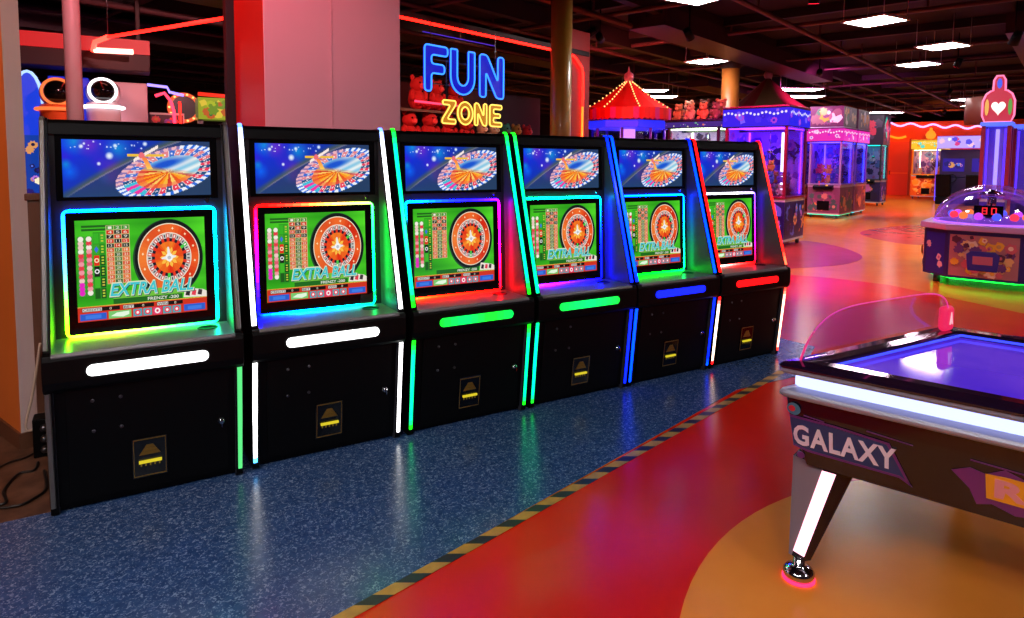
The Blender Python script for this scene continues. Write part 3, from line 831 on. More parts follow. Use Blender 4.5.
def offset_poly(d, r, n=7):
    P = HPOLY; N = len(P); lines = []
    for i in range(N):
        a, c = P[i], P[(i + 1) % N]; t = (c - a).normalized(); nn = Vector((-t.y, t.x))
        cen = sum(P, Vector((0, 0))) / N
        if (cen - a).dot(nn) < 0: nn = -nn
        lines.append((a + nn * d, t))
    V = []
    for i in range(N):
        (p, t), (q, s) = lines[i - 1], lines[i]
        k = ((q - p).x * s.y - (q - p).y * s.x) / (t.x * s.y - t.y * s.x)
        V.append(p + t * k)
    out = []
    for i in range(N):
        v = V[i]; a = (V[i - 1] - v).normalized(); c = (V[(i + 1) % N] - v).normalized()
        half = math.acos(max(-1, min(1, a.dot(c)))) / 2
        p0 = v + a * (r / math.tan(half)); p1 = v + c * (r / math.tan(half))
        cen = v + (a + c).normalized() * (r / math.sin(half))
        a0 = math.atan2(p0.y - cen.y, p0.x - cen.x); a1 = math.atan2(p1.y - cen.y, p1.x - cen.x)
        da = (a1 - a0 + PI) % (2 * PI) - PI
        out += [(cen.x + r * math.cos(a0 + da * k / n), cen.y + r * math.sin(a0 + da * k / n)) for k in range(n + 1)]
    return out
def hsweep(name, prof, m_, parent, caps=False):
    b = MB(); b.rings([[(x, y, z) for x, y in offset_poly(d, max(.020 - d * .3, .012))] for d, z in prof], True, caps, None, 0, False)
    o = b.build(name, m_, parent)
    return o
ht = thing('air_hockey_table', 'violet lit air hockey table lettered GALAXY on splayed legs', 'air hockey table', (0, 0, 0))
body = hsweep('body', [(0.085, 0.385), (0.060, 0.392), (0.016, 0.60), (0.012, 0.652), (0.012, 0.668), (.06, .668)], M['hbody'], ht, True)
hsweep('lower_flange', [(0.04, 0.650), (0.0, 0.654), (-0.006, 0.662), (-0.006, 0.670), (0.0, 0.680), (0.036, 0.692)], M['flange'], ht)
hsweep('led_band', [(0.036, 0.690), (0.030, 0.698), (0.030, 0.728), (0.036, 0.736)], M['hled'], ht)
hsweep('upper_flange', [(0.036, 0.734), (0.0, 0.744), (-0.006, 0.752), (-0.004, 0.762), (0.02, 0.764)], M['flange'], ht)
hsweep('rail', [(0.02, 0.762), (-0.008, 0.764), (-0.010, 0.772), (0.0, 0.781), (0.05, 0.787), (0.095, 0.788), (0.105, 0.783), (0.106, 0.775)], M['rail'], ht)
hsweep('rail_light', [(0.105, 0.776), (0.108, 0.774), (0.108, 0.766), (0.105, 0.764)], M['bluerail'], ht)
b = MB(); pl = offset_poly(0.09, .02); b.prism(pl, lambda x, y: (x, y, .757), lambda x, y: (x, y, .735)); b.build('playing_bed', M['bed'], ht)
def hside(t, z, off=0.0):
    d = 0.016 + (0.60 - z) / 0.208 * 0.044 - off
    p = HA + HT * t + HN * d
    return (p.x, p.y, z)
def decal(name, polys, m_, off=0.003, col=None, parent=body, slant=0.0, th=.003):
    b = MB()
    for P in polys:
        b.prism(P, lambda t, z: hside(t, z, off - th), lambda t, z: hside(t, z, off), col)
    return b.build(name, m_, parent)
M['dec_blue'] = mat('blue_print', (30, 58, 112), 0.3)
M['dec_violet'] = mat('violet_print', (110, 40, 120), 0.3)
M['dec_silver'] = mat('silver_print', (236, 232, 248), 0.3)
M['dec_teal'] = mat('teal_print', (60, 130, 160), 0.35)
M['dec_red'] = mat('red_print', (200, 40, 60), 0.35)
M['dec_yellow'] = mat('yellow_print', (236, 168, 40), 0.35)
decal('letter_panel', [[(0.04, .575), (0.05, .462), (.10, .452), (.40, .452), (.435, .43), (.40, .50), (.36, .560), (.20, .572)]], M['dec_blue'], .003)
decal('panel_edge', [[(0.05, .462), (.10, .449), (.40, .447), (.44, .425), (.432, .436), (.402, .455), (.10, .457), (.05, .468)],
                     [(0.04, .585), (.20, .582), (.37, .568), (.435, .43), (.425, .435), (.362, .562), (.20, .575), (.04, .577)]], M['dec_violet'], .005)
for P_ in ([(.30, .595), (.44, .583), (.44, .580), (.30, .591)], [(.60, .585), (.80, .575), (.80, .571), (.60, .581)], [(.09, .596), (.16, .588), (.16, .584), (.09, .592)]):
    decal('swoosh', [P_], M['dec_violet'], .004)
V, Fc = fit_text('GALAXY', 0.052, .470, .392, .553, bold=.028, space=1.12)
decal('lettering', [[V[i] for i in f] for f in Fc], M['dec_silver'], .008)
def circ2(c, r, n=16, k=1.0): return [(c[0] + r * k * math.cos(2 * PI * i / n), c[1] + r * math.sin(2 * PI * i / n)) for i in range(n)]
decal('emblem', [circ2((.055, .612), .024)], M['dec_teal'], .006)
decal('emblem_centre', [circ2((.050, .614), .012)], M['dec_red'], .009)
decal('small_badge', [circ2((.075, .428), .014)], M['dec_violet'], .006)
decal('burst', [[(.55, .53), (.60, .555), (.64, .545), (.69, .575), (.74, .556), (.86, .560), (.90, .45), (.80, .44), (.72, .425), (.66, .445), (.62, .43), (.60, .48)]], M['dec_violet'], .003)
decal('yellow_plate', [[(.640, .548), (.70, .552), (.88, .546), (.88, .462), (.645, .463)]], M['dec_yellow'], .006)
V, Fc = fit_text('RU', 0.665, .474, .83, .540, bold=.04)
decal('big_letters', [[V[i] for i in f] for f in Fc], mat('pink_print', (226, 150, 160), .35), .009)
# legs
M['leg_grey'] = mat('satin_grey_leg', (140, 120, 124), 0.4, 0.2)
M['leg_dark'] = mat('dark_leg', (34, 20, 28), 0.25)
M['leg_led'] = emat('pink_white_led', (255, 214, 226), 2.6)
M['pink_led'] = emat('pink_led', (255, 60, 130), 3.0)
def hockey_leg(mirror):
    "built at the corner of the long side in view; mirror() carries it to the other corners"
    def P(t, z, d): 
        q = HA + HT * t + HN * d; return Vector((q.x, q.y, z))
    n = Vector((HN.x, HN.y, 0)); tt = Vector((HT.x, HT.y, 0))
    S1t, S2t = P(.150, .392, .075), P(.198, .392, .075)
    S1b, S2b = P(.092, .094, -.068), P(.130, .084, -.068)
    At = S1t + Vector((-.05, .99, 0)) * .125; Ab = S1b + Vector((-.05, .99, 0)) * .012
    Ct = S2t + Vector((.95, -.3, 0)) * .085; Cb = S2b + Vector((.95, -.3, 0)) * .035
    Dt = At + n * .13; Db = Ab + n * .05
    g = MB(); g.rings([[S1b, Ab, Db, Cb, S2b], [S1t, At, Dt, Ct, S2t]], True, True, None, 0, False)
    g.v = [tuple(mirror(Vector(p))) for p in g.v]
    o = g.build('leg', [M['leg_dark'], M['leg_grey']], ht)
    # the outer end face is grey
    k0 = None
    for p in o.data.polygons:
        c = sum((Vector(o.data.vertices[i].co) for i in p.vertices), Vector()) / len(p.vertices)
        ref = mirror((S1b + Ab + S1t + At) / 4)
        if (c - ref).length < .012: p.material_index = 1
    g = MB(); k = .006
    nn = -n
    g.rings([[S1b + nn * .001, S2b + nn * .001, S2b + nn * k, S1b + nn * k], [S1t + nn * .001, S2t + nn * .001, S2t + nn * k, S1t + nn * k]], True, True, None, 0, False)
    # leave a dark margin at either end of the strip
    vv = [Vector(p) for p in g.v]
    for i in range(4):
        a, e = vv[i].copy(), vv[i + 4].copy(); vv[i] = a.lerp(e, .06); vv[i + 4] = a.lerp(e, .965)
    g.v = [tuple(mirror(p)) for p in vv]
    g.build('leg_light', M['leg_led'], o)
    f = (S1b + S2b + Cb + Db) / 4
    f = mirror(f)
    g = MB(); g.lathe([(.020, .092), (.020, .055), (.030, .050), (.046, .042), (.054, .032), (.054, .016), (.050, .010), (.01, .010)], (f.x, f.y, .0045), 28)
    ft = g.build('foot', M['chrome'], o)
    g = MB(); g.lathe([(.046, .001), (.057, .001), (.057, .008), (.046, .008)], (f.x, f.y, .0045), 28, caps=False)
    g.build('foot_light', M['pink_led'], ft)
mid = (HA + HB) / 2
def m0(p): return p
def m1(p):   # other corner of the same end
    q = Vector((p.x, p.y)) - HA; a = q.dot(HT); d = q.dot(HN); r = HB + HT * (a - .03) - HN * d
    return Vector((r.x, r.y, p.z))
def m2(p):
    q = Vector((p.x, p.y)) - HA; a = q.dot(HT); d = q.dot(HN); r = HA + HT * (2.45 - a) + HN * d
    return Vector((r.x, r.y, p.z))
def m3(p):
    q = Vector((p.x, p.y)) - HA; a = q.dot(HT); d = q.dot(HN); r = HB + HT * (2.45 - a) - HN * d
    return Vector((r.x, r.y, p.z))
for f in (m0, m1, m2, m3): hockey_leg(f)
# clear guard over the end of the table
gd = MB(); ns, nk = 36, 8; R = []
ga = HA + Vector((.075, -.035)); gb = HB + Vector((-.115, -.05))
def guard(s, k):
    h = 0.195 * max(0.0, 1 - abs(2 * s - 1) ** 5) ** .45 
    q = ga.lerp(gb, s); inn = 0.045 * k ** 2 * (h / .195)
    return Vector((q.x + HT.x * inn, q.y + HT.y * inn, .786 + h * math.sin(k * PI / 2)))
for k in range(nk + 1): R.append([guard(i / ns, k / nk) for i in range(ns + 1)])
gd.rings(R, False, False)
o = gd.build('goal_guard', M['acryl'], ht); sd = o.modifiers.new('sheet', 'SOLIDIFY'); sd.thickness = .005
b = MB(); b.tube([guard(i / 60, 1) for i in range(61)], .0028, 6); b.build('guard_edge', emat('pink_edge', (236, 50, 160), 1.0), o)
b = MB(); b.tube([guard(0, k / 6) + Vector((0, 0, 0)) for k in range(2)] + [guard(0.004 * k, 1) for k in range(1, 9)], .004, 6); b.build('guard_end', emat('pink_edge_end', (236, 40, 120), 1.0), o)
q = gb; b = MB()
b.box((q.x - .045, q.y - .03, .787), (q.x + .035, q.y + .01, .90)); 
br = b.build('guard_bracket', emat('pink_lit_bracket', (236, 30, 84), 1.0), ht, bevel=.02, bseg=4)
b = MB(); b.prism([(-.012, .82), (.0, .875), (.012, .82), (.007, .82), (0, .85), (-.007, .82)], lambda x, z: (q.x - .005 + x, q.y - .0302, z), lambda x, z: (q.x - .005 + x, q.y - .034, z))
b.build('bracket_mark', emat('pale_mark', (255, 190, 200), 1.0), br)

# ================================================================== CEILING FITTINGS
M['panel'] = emat('panel_diffuser', (255, 248, 250), 1.0)
M['panel'].node_tree.nodes['Principled BSDF'].inputs['Emission Strength'].default_value = 42.0
M['pframe'] = mat('white_panel_frame', (200, 196, 200), 0.5)
GL = 'square ceiling lights'
def ceiling_light(x, y, label, z=3.6, s=.3, lx=None, rot=0.0):
    t = thing('ceiling_light', label, 'ceiling light', (x, y, z), rot, GL)
    sx = lx or s
    b = MB()
    for a, c_ in (((-sx - .03, -s - .03), (sx + .03, -s)), ((-sx - .03, s), (sx + .03, s + .03)), ((-sx - .03, -s), (-sx, s)), ((sx, -s), (sx + .03, s))):
        b.box((a[0], a[1], .005), (c_[0], c_[1], .03))
    b.box((-sx, -s, .028), (sx, s, .04))
    for px, py in ((-sx, -s), (sx, s), (-sx, s), (sx, -s)): b.cyl((px, py, .03), (px, py, .5 + (3.6 - z)), .006, seg=5)
    b.build('frame', M['pframe'], t)
    b = MB(); b.box((-sx, -s, .008), (sx, s, .028)); b.build('diffuser', M['panel'], t)
    return t
p = [onz(*q, 3.6) for q in ((698, -2), (875, 22), (943, 47), (918, 65), (707, 62))]
names = ['bright square ceiling light cut by the top edge, nearest in view', 'bright square ceiling light, the large one up right above the prize machines',
         'bright square ceiling light just above the smaller one near the clown topper', 'bright square ceiling light just below and beside the larger far right one',
         'bright ceiling light hanging above the short gold column']
for q, n in zip(p, names): ceiling_light(q.x, q.y, n)
for (px, py), n in zip(((645, 91), (656, 97), (797, 90), (801, 97), (885, 113), (975, 100), (983, 106)),
                       ('thin far ceiling light seen beside the red tent peak', 'far ceiling light below another beside the red tent',
                        'far ceiling light beside the dim striped tent', 'far ceiling light under another beside the dim striped tent',
                        'small far ceiling light above the orange wall', 'thin far ceiling light left of the lit heart topper', 'shorter far ceiling light just under the one left of the lit topper')):
    q = onz(px, py, 3.55); ceiling_light(q.x, q.y, n, 3.55, .3, .6, -0.5)
for i, (x, y) in enumerate(((-1.6, -2.4), (-1.0, -3.7), (0.4, -4.6), (3.4, -5.2), (-2.6, -5.2), (6.6, -4.2), (9.6, -2.6), (13, -1.0))):  # out of view, added to light the front floor
    ceiling_light(x, y, 'unseen square ceiling light added to brighten the open floor in front of the machines')

# ================================================================== COLUMNS AND PORTAL
M['pillar'] = mat('pale_painted_column', (222, 176, 184), 0.38, bump=(2.5, 0.04))
M['pillar_redlit'] = mat('red_lit_side', (206, 52, 34), 0.42, bump=(2.5, 0.04))  # red neon light on the pillar's left side, put into its colour
M['goldcol'] = mat('brass_clad_post', (188, 134, 44), 0.34, 0.0, noise=(2, 0.15), coat=.3)
M['goldcol2'] = mat('bronze_clad_post', (150, 84, 30), .4)
M['wood'] = mat('brown_wood', (96, 60, 40), 0.55, noise=(4, 0.35))
M['orangelit'] = mat('orange_lit_face', (222, 120, 50), 0.45, noise=(1.2, 0.15))  # orange light on the wall end's left face, mixed into its colour
M['greywall'] = mat('grey_painted_edge', (206, 184, 178), 0.5, noise=(1.5, 0.1))
M['neon_red'] = emat('red_neon', (255, 70, 50), 9.0)
M['neon_orange'] = emat('orange_neon', (255, 150, 40), 6.0)
# big square pillar behind the second machine
b = MB(); b.box((1.12, 1.0, 0), (2.06, 2.22, 4.1)); 
o = struct(b.build('column', [M['pillar'], M['pillar_redlit']], bevel=.008))
for p_ in o.data.polygons:
    if p_.normal.x < -.9: p_.material_index = 1
b = MB(); b.box((1.56, .994, 0), (1.566, 1.002, 4.1)); struct(b.build('trim_7', M['pillar']))
b = MB(); b.box((1.06, 2.25, 0), (1.16, 2.40, 4.1)); struct(b.build('trim_8', M['beam'], bevel=.01))
# wall end at the left edge of the view
K = onz(22, 450); ld = Vector((-.37, .93, 0)); rd = Vector((.93, .37, 0))
b = MB(); R = [[K + Vector((0, 0, z)), K + rd * .075 + Vector((0, 0, z)), K + rd * .075 + ld * 1.4 + Vector((0, 0, z)), K + ld * 1.4 + Vector((0, 0, z))] for z in (0, 4.1)]
b.rings(R, True, True, None, 0, False)
o = struct(b.build('wall_side', [M['greywall'], M['orangelit']]))
for p_ in o.data.polygons:
    if p_.normal.dot(Vector((-.93, -.37, 0))) > .9: p_.material_index = 1
b = MB(); R = [[K - rd * .012 - ld * .012 + Vector((0, 0, z)), K + rd * .085 - ld * .012 + Vector((0, 0, z)), K + rd * .085 + Vector((0, 0, z)), K + Vector((0, 0, z)), K + ld * 1.4 + Vector((0, 0, z)), K + ld * 1.4 - rd * .012 + Vector((0, 0, z))] for z in (0.003, .09)]
b.rings(R, True, True, None, 0, False); struct(b.build('baseboard_left', M['wood']))
q0 = ony(27, 300, .62); q1 = ony(45, 300, .62)
t = thing('wooden_partition', 'low brown wooden partition in the gap behind the first roulette machine', 'partition', ((q0.x + .02), .62, .003))
b = MB(); b.box((0, 0, 0), (.9, .04, 1.30)); b.box((0, .04, 0), (.04, .5, 1.30)); b.build('panel', M['wood'], t, bevel=.004)
b = MB(); b.box((-.01, -.012, 1.30), (.91, .05, 1.335)); b.build('cap_rail', M['wood'], t, bevel=.004)
# slim metal pole
q = q_pole = ony(73, 60, 1.3)
t = thing('metal_pole', 'slim grey metal pole rising behind the first roulette machine', 'pole', (q.x, 1.3, .003))
b = MB(); b.cyl((0, 0, .02), (0, 0, 4.09), .045, seg=20); b.build('shaft', mat('grey_pole_paint', (226, 206, 196), .4), t)
b = MB(); b.lathe([(.09, 0), (.09, .012), (.055, .02), (.05, .05)], seg=20); b.build('base_plate', M['alu'], t)
# gold post
def gold_post(x, y, r, label, mm='goldcol'):
    t = thing('gold_post', label, 'post', (x, y, .003))
    b = MB(); b.lathe([(r, .1), (r, 3.55)], seg=28); b.build('shaft', M[mm], t)
    b = MB(); b.lathe([(r + .02, 0), (r + .02, .1), (r, .11)], seg=28); b.build('base', M['steel'], t)
    b = MB(); b.lathe([(r, 3.53), (r + .03, 3.56), (r + .03, 4.08)], seg=28); b.build('collar', M['beam'], t)
g = atd(562, 5, 7.75); gold_post(g.x, g.y, .126, 'tall round gold post behind the machine row, beside the FUN ZONE sign')
g2 = onz(731, 66, 3.6); gold_post(g2.x, g2.y, .185, 'short looking far gold post beside the dim striped tent', 'goldcol2')
# portal: header and leg carrying one bent neon tube
FD = Vector((.95, .31, 0)).normalized(); FN = Vector((-.31, .95, 0)).normalized(); FP = Vector((2.89, 3.01, 0))
def fpl(px, py, off=0): return onpl(px, py, FP + FN * off, FN)
a0, a1 = fpl(300, -3), fpl(552, 50)
M['portal'] = mat('dark_portal_metal', (14, 8, 9), 0.6)
M['portal_red'] = mat('red_portal_leg', (150, 22, 20), 0.45)
t = thing('neon_portal', 'dark portal frame with a red tube along its header', 'portal', (a0.x, a0.y, 0), math.atan2(.31, .95))
ln = (fpl(590, 60) - fpl(300, 60)).length
b = MB(); b.box((0, .02, 3.02), (ln - .02, .10, 3.09)); b.build('header', M['portal'], t, bevel=.01)
lx = (fpl(574, 60) - fpl(300, 60)).length
b = MB(); b.box((lx - .10, .03, 0.004), (ln, .19, 3.36)); b.build('leg', M['portal_red'], t, bevel=.01)
def loc2(px, py): 
    q = fpl(px, py); return ((q - Vector((a0.x, a0.y, 0))).dot(FD), q.z)
c1 = loc2(552, 50); c2_ = loc2(575, 57); c3 = loc2(583, 73); c4 = loc2(580, 135)
b = MB(); 
pts = [(-.6, 0, 3.0), (c1[0], 0, 3.0), (c2_[0] - .08, 0, 2.99), (c2_[0] + .02, 0, 2.955), (c3[0] - .03, 0, 2.84), (c3[0], 0, 2.76), (c3[0], 0, 2.3)]
b.tube(pts, .016, 8); b.build('neon_tube', M['neon_red'], t)
b = MB(); b.tube([(c3[0], 0, 2.3), (c3[0], 0, .3)], .016, 8); o = b.build('neon_tube', M['neon_orange'], t); o['label'] = 'orange lower length of tube'
b = MB(); s0, s1 = loc2(430, 27), loc2(502, 45)
b.tube([(s0[0], .12, 2.93), (s1[0], .12, 2.93)], .006, 6); b.build('blue_reflection', emat('faint_blue_reflection', (60, 40, 190), 1.2), t)  # faint glowing line standing in for a blue reflection

# ------------------------------------------------------------------ FUN ZONE sign
def rnd_poly(P, r, n=4):
    out = []; N = len(P)
    for i in range(N):
        v = Vector(P[i]); a = Vector(P[i - 1]) - v; c = Vector(P[(i + 1) % N]) - v
        rr = min(r, a.length * .45, c.length * .45)
        p0 = v + a.normalized() * rr; p1 = v + c.normalized() * rr
        for k in range(n + 1):
            u = k / n; out.append(tuple((1 - u) ** 2 * p0 + 2 * u * (1 - u) * v + u * u * p1))
    return out
def letter(ch):
    if ch == 'F': return [[(0, 0), (.24, 0), (.24, .40), (.72, .40), (.72, .60), (.24, .60), (.24, .80), (.84, .80), (.84, 1), (0, 1)]]
    if ch == 'U':
        o = [(0, 1), (0, .38)] + [(.45 - .45 * math.cos(a), .38 - .38 * math.sin(a)) for a in [PI * k / 12 for k in range(1, 12)]] + [(.9, .38), (.9, 1), (.66, 1), (.66, .40)]
        o += [(.45 + .21 * math.cos(a), .40 - .20 * math.sin(a)) for a in [PI * k / 8 for k in range(1, 8)]] + [(.24, .40), (.24, 1)]
        return [o]
    if ch == 'N': return [[(0, 0), (.22, 0), (.22, .60), (.62, 0), (.88, 0), (.88, 1), (.66, 1), (.66, .40), (.26, 1), (0, 1)]]
    if ch == 'Z': return [[(0, 0), (.86, 0), (.86, .19), (.30, .19), (.86, .83), (.86, 1), (.04, 1), (.04, .81), (.54, .81), (0, .17)]]
    if ch == 'O':
        return [[(.48 + .48 * math.cos(a), .5 + .5 * math.sin(a)) for a in [2 * PI * k / 28 for k in range(28)]],
                [(.48 + .25 * math.cos(a), .5 + .28 * math.sin(a)) for a in [2 * PI * k / 24 for k in range(24)]]]
    if ch == 'E': return [[(0, 0), (.78, 0), (.78, .19), (.24, .19), (.24, .41), (.68, .41), (.68, .59), (.24, .59), (.24, .81), (.78, .81), (.78, 1), (0, 1)]]
M['blue_neon'] = emat('blue_neon', (70, 170, 255), 2.2)
M['blue_fill'] = emat('blue_letter_face', (14, 10, 190), 1.0)
M['yel_neon'] = emat('yellow_neon', (255, 232, 120), 1.8)
M['yel_fill'] = emat('amber_letter_face', (196, 120, 26), 1.0)
sg = thing('neon_sign', 'neon sign reading FUN ZONE in blue and yellow outline letters', 'sign', (FP.x, FP.y, 0), math.atan2(.31, .95))
def l2(px, py):
    q = fpl(px, py, -.05); return ((q - FP).dot(FD), q.z)
def sign_letter(ch, u0, u1, z0, z1, m1_, m2_, r):
    S = lambda P: [(u0 + x / {'F': .84, 'U': .9, 'N': .88, 'Z': .86, 'O': .96, 'E': .78}[ch] * (u1 - u0), z0 + y * (z1 - z0)) for x, y in P]
    loops = [S(P) for P in letter(ch)]
    if ch not in 'O': loops = [rnd_poly(P, .04 if ch != 'U' else .012, 3) for P in loops]
    tb = MB()
    for P in loops: tb.tube([(x, -.062, z) for x, z in P], r, 6, True)
    o = tb.build('letter', m1_, sg)
    fb = MB()
    if ch == 'O':
        A, B = loops; n = 24
        A = [(.48, .5)]; 
        ring_o = S([(.48 + .48 * math.cos(a), .5 + .5 * math.sin(a)) for a in [2 * PI * k / n for k in range(n)]])
        ring_i = S([(.48 + .25 * math.cos(a), .5 + .28 * math.sin(a)) for a in [2 * PI * k / n for k in range(n)]])
        fb.rings([[(x, -.045, z) for x, z in ring_o], [(x, -.045, z) for x, z in ring_i], [(x, -.035, z) for x, z in ring_i], [(x, -.035, z) for x, z in ring_o], [(x, -.045, z) for x, z in ring_o]], True, False, None, 0, False)
    else:
        fb.prism(loops[0], lambda x, z: (x, -.045, z), lambda x, z: (x, -.035, z))
    fb.build('letter_face', m2_, o)
for ch, q0, q1 in (('F', (424, 92), (447, 47)), ('U', (450, 95), (474, 51)), ('N', (479, 97), (503, 56))):
    A, B = l2(*q0), l2(*q1); sign_letter(ch, A[0], B[0], 2.27, 2.76, M['blue_neon'], M['blue_fill'], .0095)
for ch, q0, q1 in (('Z', (441.5, 126), (455, 101)), ('O', (457, 126), (472, 101)), ('N', (474, 127), (486, 102)), ('E', (489, 127), (501, 103))):
    A, B = l2(*q0), l2(*q1); sign_letter(ch, A[0], B[0], 1.935, 2.19, M['yel_neon'], M['yel_fill'], .0085)
b = MB(); A, B = l2(424, 92), l2(503, 92)
for z in (2.36, 2.62, 2.0, 2.13): b.box((A[0] + (.25 if z < 2.2 else .03), -.034, z - .006), (B[0] - .03, -.026, z + .006))
for u in (A[0] + .12, B[0] - .12): b.box((u - .004, -.03, 2.36), (u + .004, -.022, 3.04))
for u in (A[0] + .35, B[0] - .25): b.box((u - .004, -.026, 1.98), (u + .004, -.018, 2.64))
b.build('mounting_rails', M['steel'], sg)

# ------------------------------------------------------------------ red neon strip and bulkhead on the left
na, nb_, nc = onz(225, 18, 3.0), onz(108, 37, 3.0), onz(95, 42, 2.98)
t = thing('neon_strip', 'zigzag strip of glowing red tube under the ceiling on the left', 'neon strip', (0, 0, 0))
b = MB(); b.tube([onz(262, 14, 3.0), na, nb_], .02, 8); b.build('tube', M['neon_red'], t)
b = MB(); nd = onz(93, 50, 2.95); b.tube([nb_, nc, nd], .03, 8); b.build('tube', emat('hot_red_neon', (255, 120, 100), 9.0), t)
b = MB(); b.tube([onz(94, 50, 2.93), onz(133, 52, 2.93)], .035, 8); b.build('tube', emat('pink_white_neon', (255, 200, 190), 6.0), t)
b = MB()
for q in (na, nb_): b.cyl(q, (q.x, q.y, 4.1), .006, seg=5)
b.build('hangers', M['steel'], t)
b = MB(); Y7 = 7.0
xl, xr = -1.6, ony(150, 60, Y7).x
b.box((xl, Y7, 2.72), (xr, Y7 + .5, 3.12)); b.box((xl + .1, Y7 + .2, 3.12), (xl + .16, Y7 + .26, 4.099)); b.box((xr - .16, Y7 + .2, 3.12), (xr - .1, Y7 + .26, 4.099)); o = b.build('bulkhead', mat('dark_red_bulkhead', (44, 8, 10), .6), bevel=.01); b = MB(); b.box((xl, Y7 - .03, 2.95), (xr + .0, Y7 - .002, 3.14)); b.build('red_lit_band', emat('red_lit_fascia', (206, 20, 22), 1.0), o); tag(o, 'dark red bulkhead box above the white helmet seat on the left', 'bulkhead')  # glowing band stands for red light falling on the bulkhead front

# ================================================================== PRIZE MACHINES AND GAMES BEHIND
EV = Vector((.949, .316, 0)); FV = Vector((-.316, .949, 0)); RZ = math.atan2(.316, .949) - PI / 2
def flo(v): return Vector((v.x, v.y, 0))
def pxof(P):
    q = P - CAM; return CX + FOC * q.dot(RT) / q.dot(FW)
def along(P, D, px):
    "distance along D from P at which the given picture column is reached"
    return min((k * .02 for k in range(1, 400)), key=lambda t: abs(pxof(P + D * t) - px))
PALS = {
 'blue': [(40, 28, 110), (30, 24, 90), (190, 120, 220), (90, 120, 230), (220, 150, 90), (30, 24, 70)],
 'gold': [(200, 150, 60), (120, 80, 40), (230, 190, 110), (90, 50, 60), (230, 120, 60)],
 'candy': [(226, 120, 190), (250, 220, 240), (150, 70, 200), (240, 90, 150), (120, 160, 240)],
 'zoo': [(214, 160, 120), (128, 84, 104), (150, 90, 120), (230, 150, 60), (110, 70, 110), (70, 110, 90)],
 'red': [(214, 60, 30), (120, 20, 20), (240, 150, 50), (60, 20, 20)],
 'yellow': [(250, 190, 40), (240, 120, 20), (255, 220, 120), (200, 70, 20)],
 'lime': [(170, 180, 40), (110, 140, 40), (220, 190, 60), (190, 90, 40), (60, 110, 60)],
 'pink': [(240, 60, 170), (255, 140, 220), (180, 40, 200), (255, 200, 240)],
}
def art(b, fn, w, h, base, pal, n, seed, boost=1.0, rmin=.05, rmax=.16):
    "printed artwork: background and loose blobs, stars and bands in thin layers"
    R = random.Random(seed)
    cl = lambda c: tuple(v * boost for v in L(c))
    b.quad([fn(x, y, .001) for x, y in ((0, 0), (w, 0), (w, h), (0, h))], cl(base))
    for i in range(n):
        r = R.uniform(rmin, rmax) * min(w, h) * 1.6; cx, cy = R.uniform(r, max(r, w - r)), R.uniform(r, max(r, h - r)); k = R.choice((4, 5, 6, 8, 9)); a0 = R.uniform(0, 6)
        c = R.choice(pal)
        P = []
        for j in range(k * 2):
            rr = r * (1 if j % 2 == 0 else R.uniform(.6, .95)); a = a0 + PI * j / k
            P.append((min(w, max(0, cx + rr * math.cos(a))), min(h, max(0, cy + rr * math.sin(a)))))
        b.quad([fn(x, y, .002 + .0006 * i) for x, y in P], cl(c))
        if i % 2 == 0:
            b.quad([fn(x, y, .0023 + .0006 * i) for x, y in [(min(w, max(0, cx + r * .4 * math.cos(2 * PI * q / 7))), min(h, max(0, cy + r * .4 * math.sin(2 * PI * q / 7)))) for q in range(7)]], cl(R.choice(pal)))
def face_fn(side, w, d, z0):
    if side == 'f': return lambda x, y, o: (-w / 2 + x, -d / 2 - o, z0 + y)
    if side == 'r': return lambda x, y, o: (w / 2 + o, -d / 2 + x, z0 + y)
    if side == 'l': return lambda x, y, o: (-w / 2 - o, d / 2 - x, z0 + y)
    return lambda x, y, o: (w / 2 - x, d / 2 + o, z0 + y)

M['toyblack'] = mat('black_bead_eye', (10, 10, 12), .15)
plush_mesh = {}
def plush(loc, s, c, rz, label, group, ears='round', seed=0):
    key = (c, ears)
    if key not in plush_mesh:
        mm = mat('plush_%d_%d_%d' % c, c, .9, bump=(60, .4), noise=(8, .12)); lt = mat('plush_pale_%d_%d_%d' % c, tuple(min(255, v + 50) for v in c), .9)
        bo = MB(); bo.ball((0, 0, .38), (.34, .30, .38), 14, 8); bo.ball((0, -.04, .92), (.30, .27, .27), 14, 8)
        for k in (-1, 1):
            if ears == 'round': bo.ball((k * .22, 0, 1.16), (.11, .06, .11), 10, 6)
            else: bo.ball((k * .14, 0, 1.34), (.07, .05, .24), 10, 6)
            bo.ball((k * .34, -.10, .52), (.12, .13, .22), 10, 6); bo.ball((k * .22, -.26, .12), (.14, .2, .13), 10, 6)
        mz = MB(); mz.ball((0, -.28, .86), (.13, .10, .10), 10, 6)
        ey = [MB(), MB()]
        for k in (0, 1): ey[k].ball(((k - .5) * .24, -.285, .98), .035, 8, 5)
        o = bo.build('plush_toy', mm); m1 = mz.build('muzzle', lt, o); e1 = ey[0].build('eye', M['toyblack'], o); e2 = ey[1].build('eye', M['toyblack'], o)
        plush_mesh[key] = o
        tag(o, label, 'plush toy', group)
    else:
        o = dup(plush_mesh[key], loc, rz, label, group)
    o.location = loc; o.rotation_euler = (0, 0, rz); o.scale = (s, s, s)
    return o

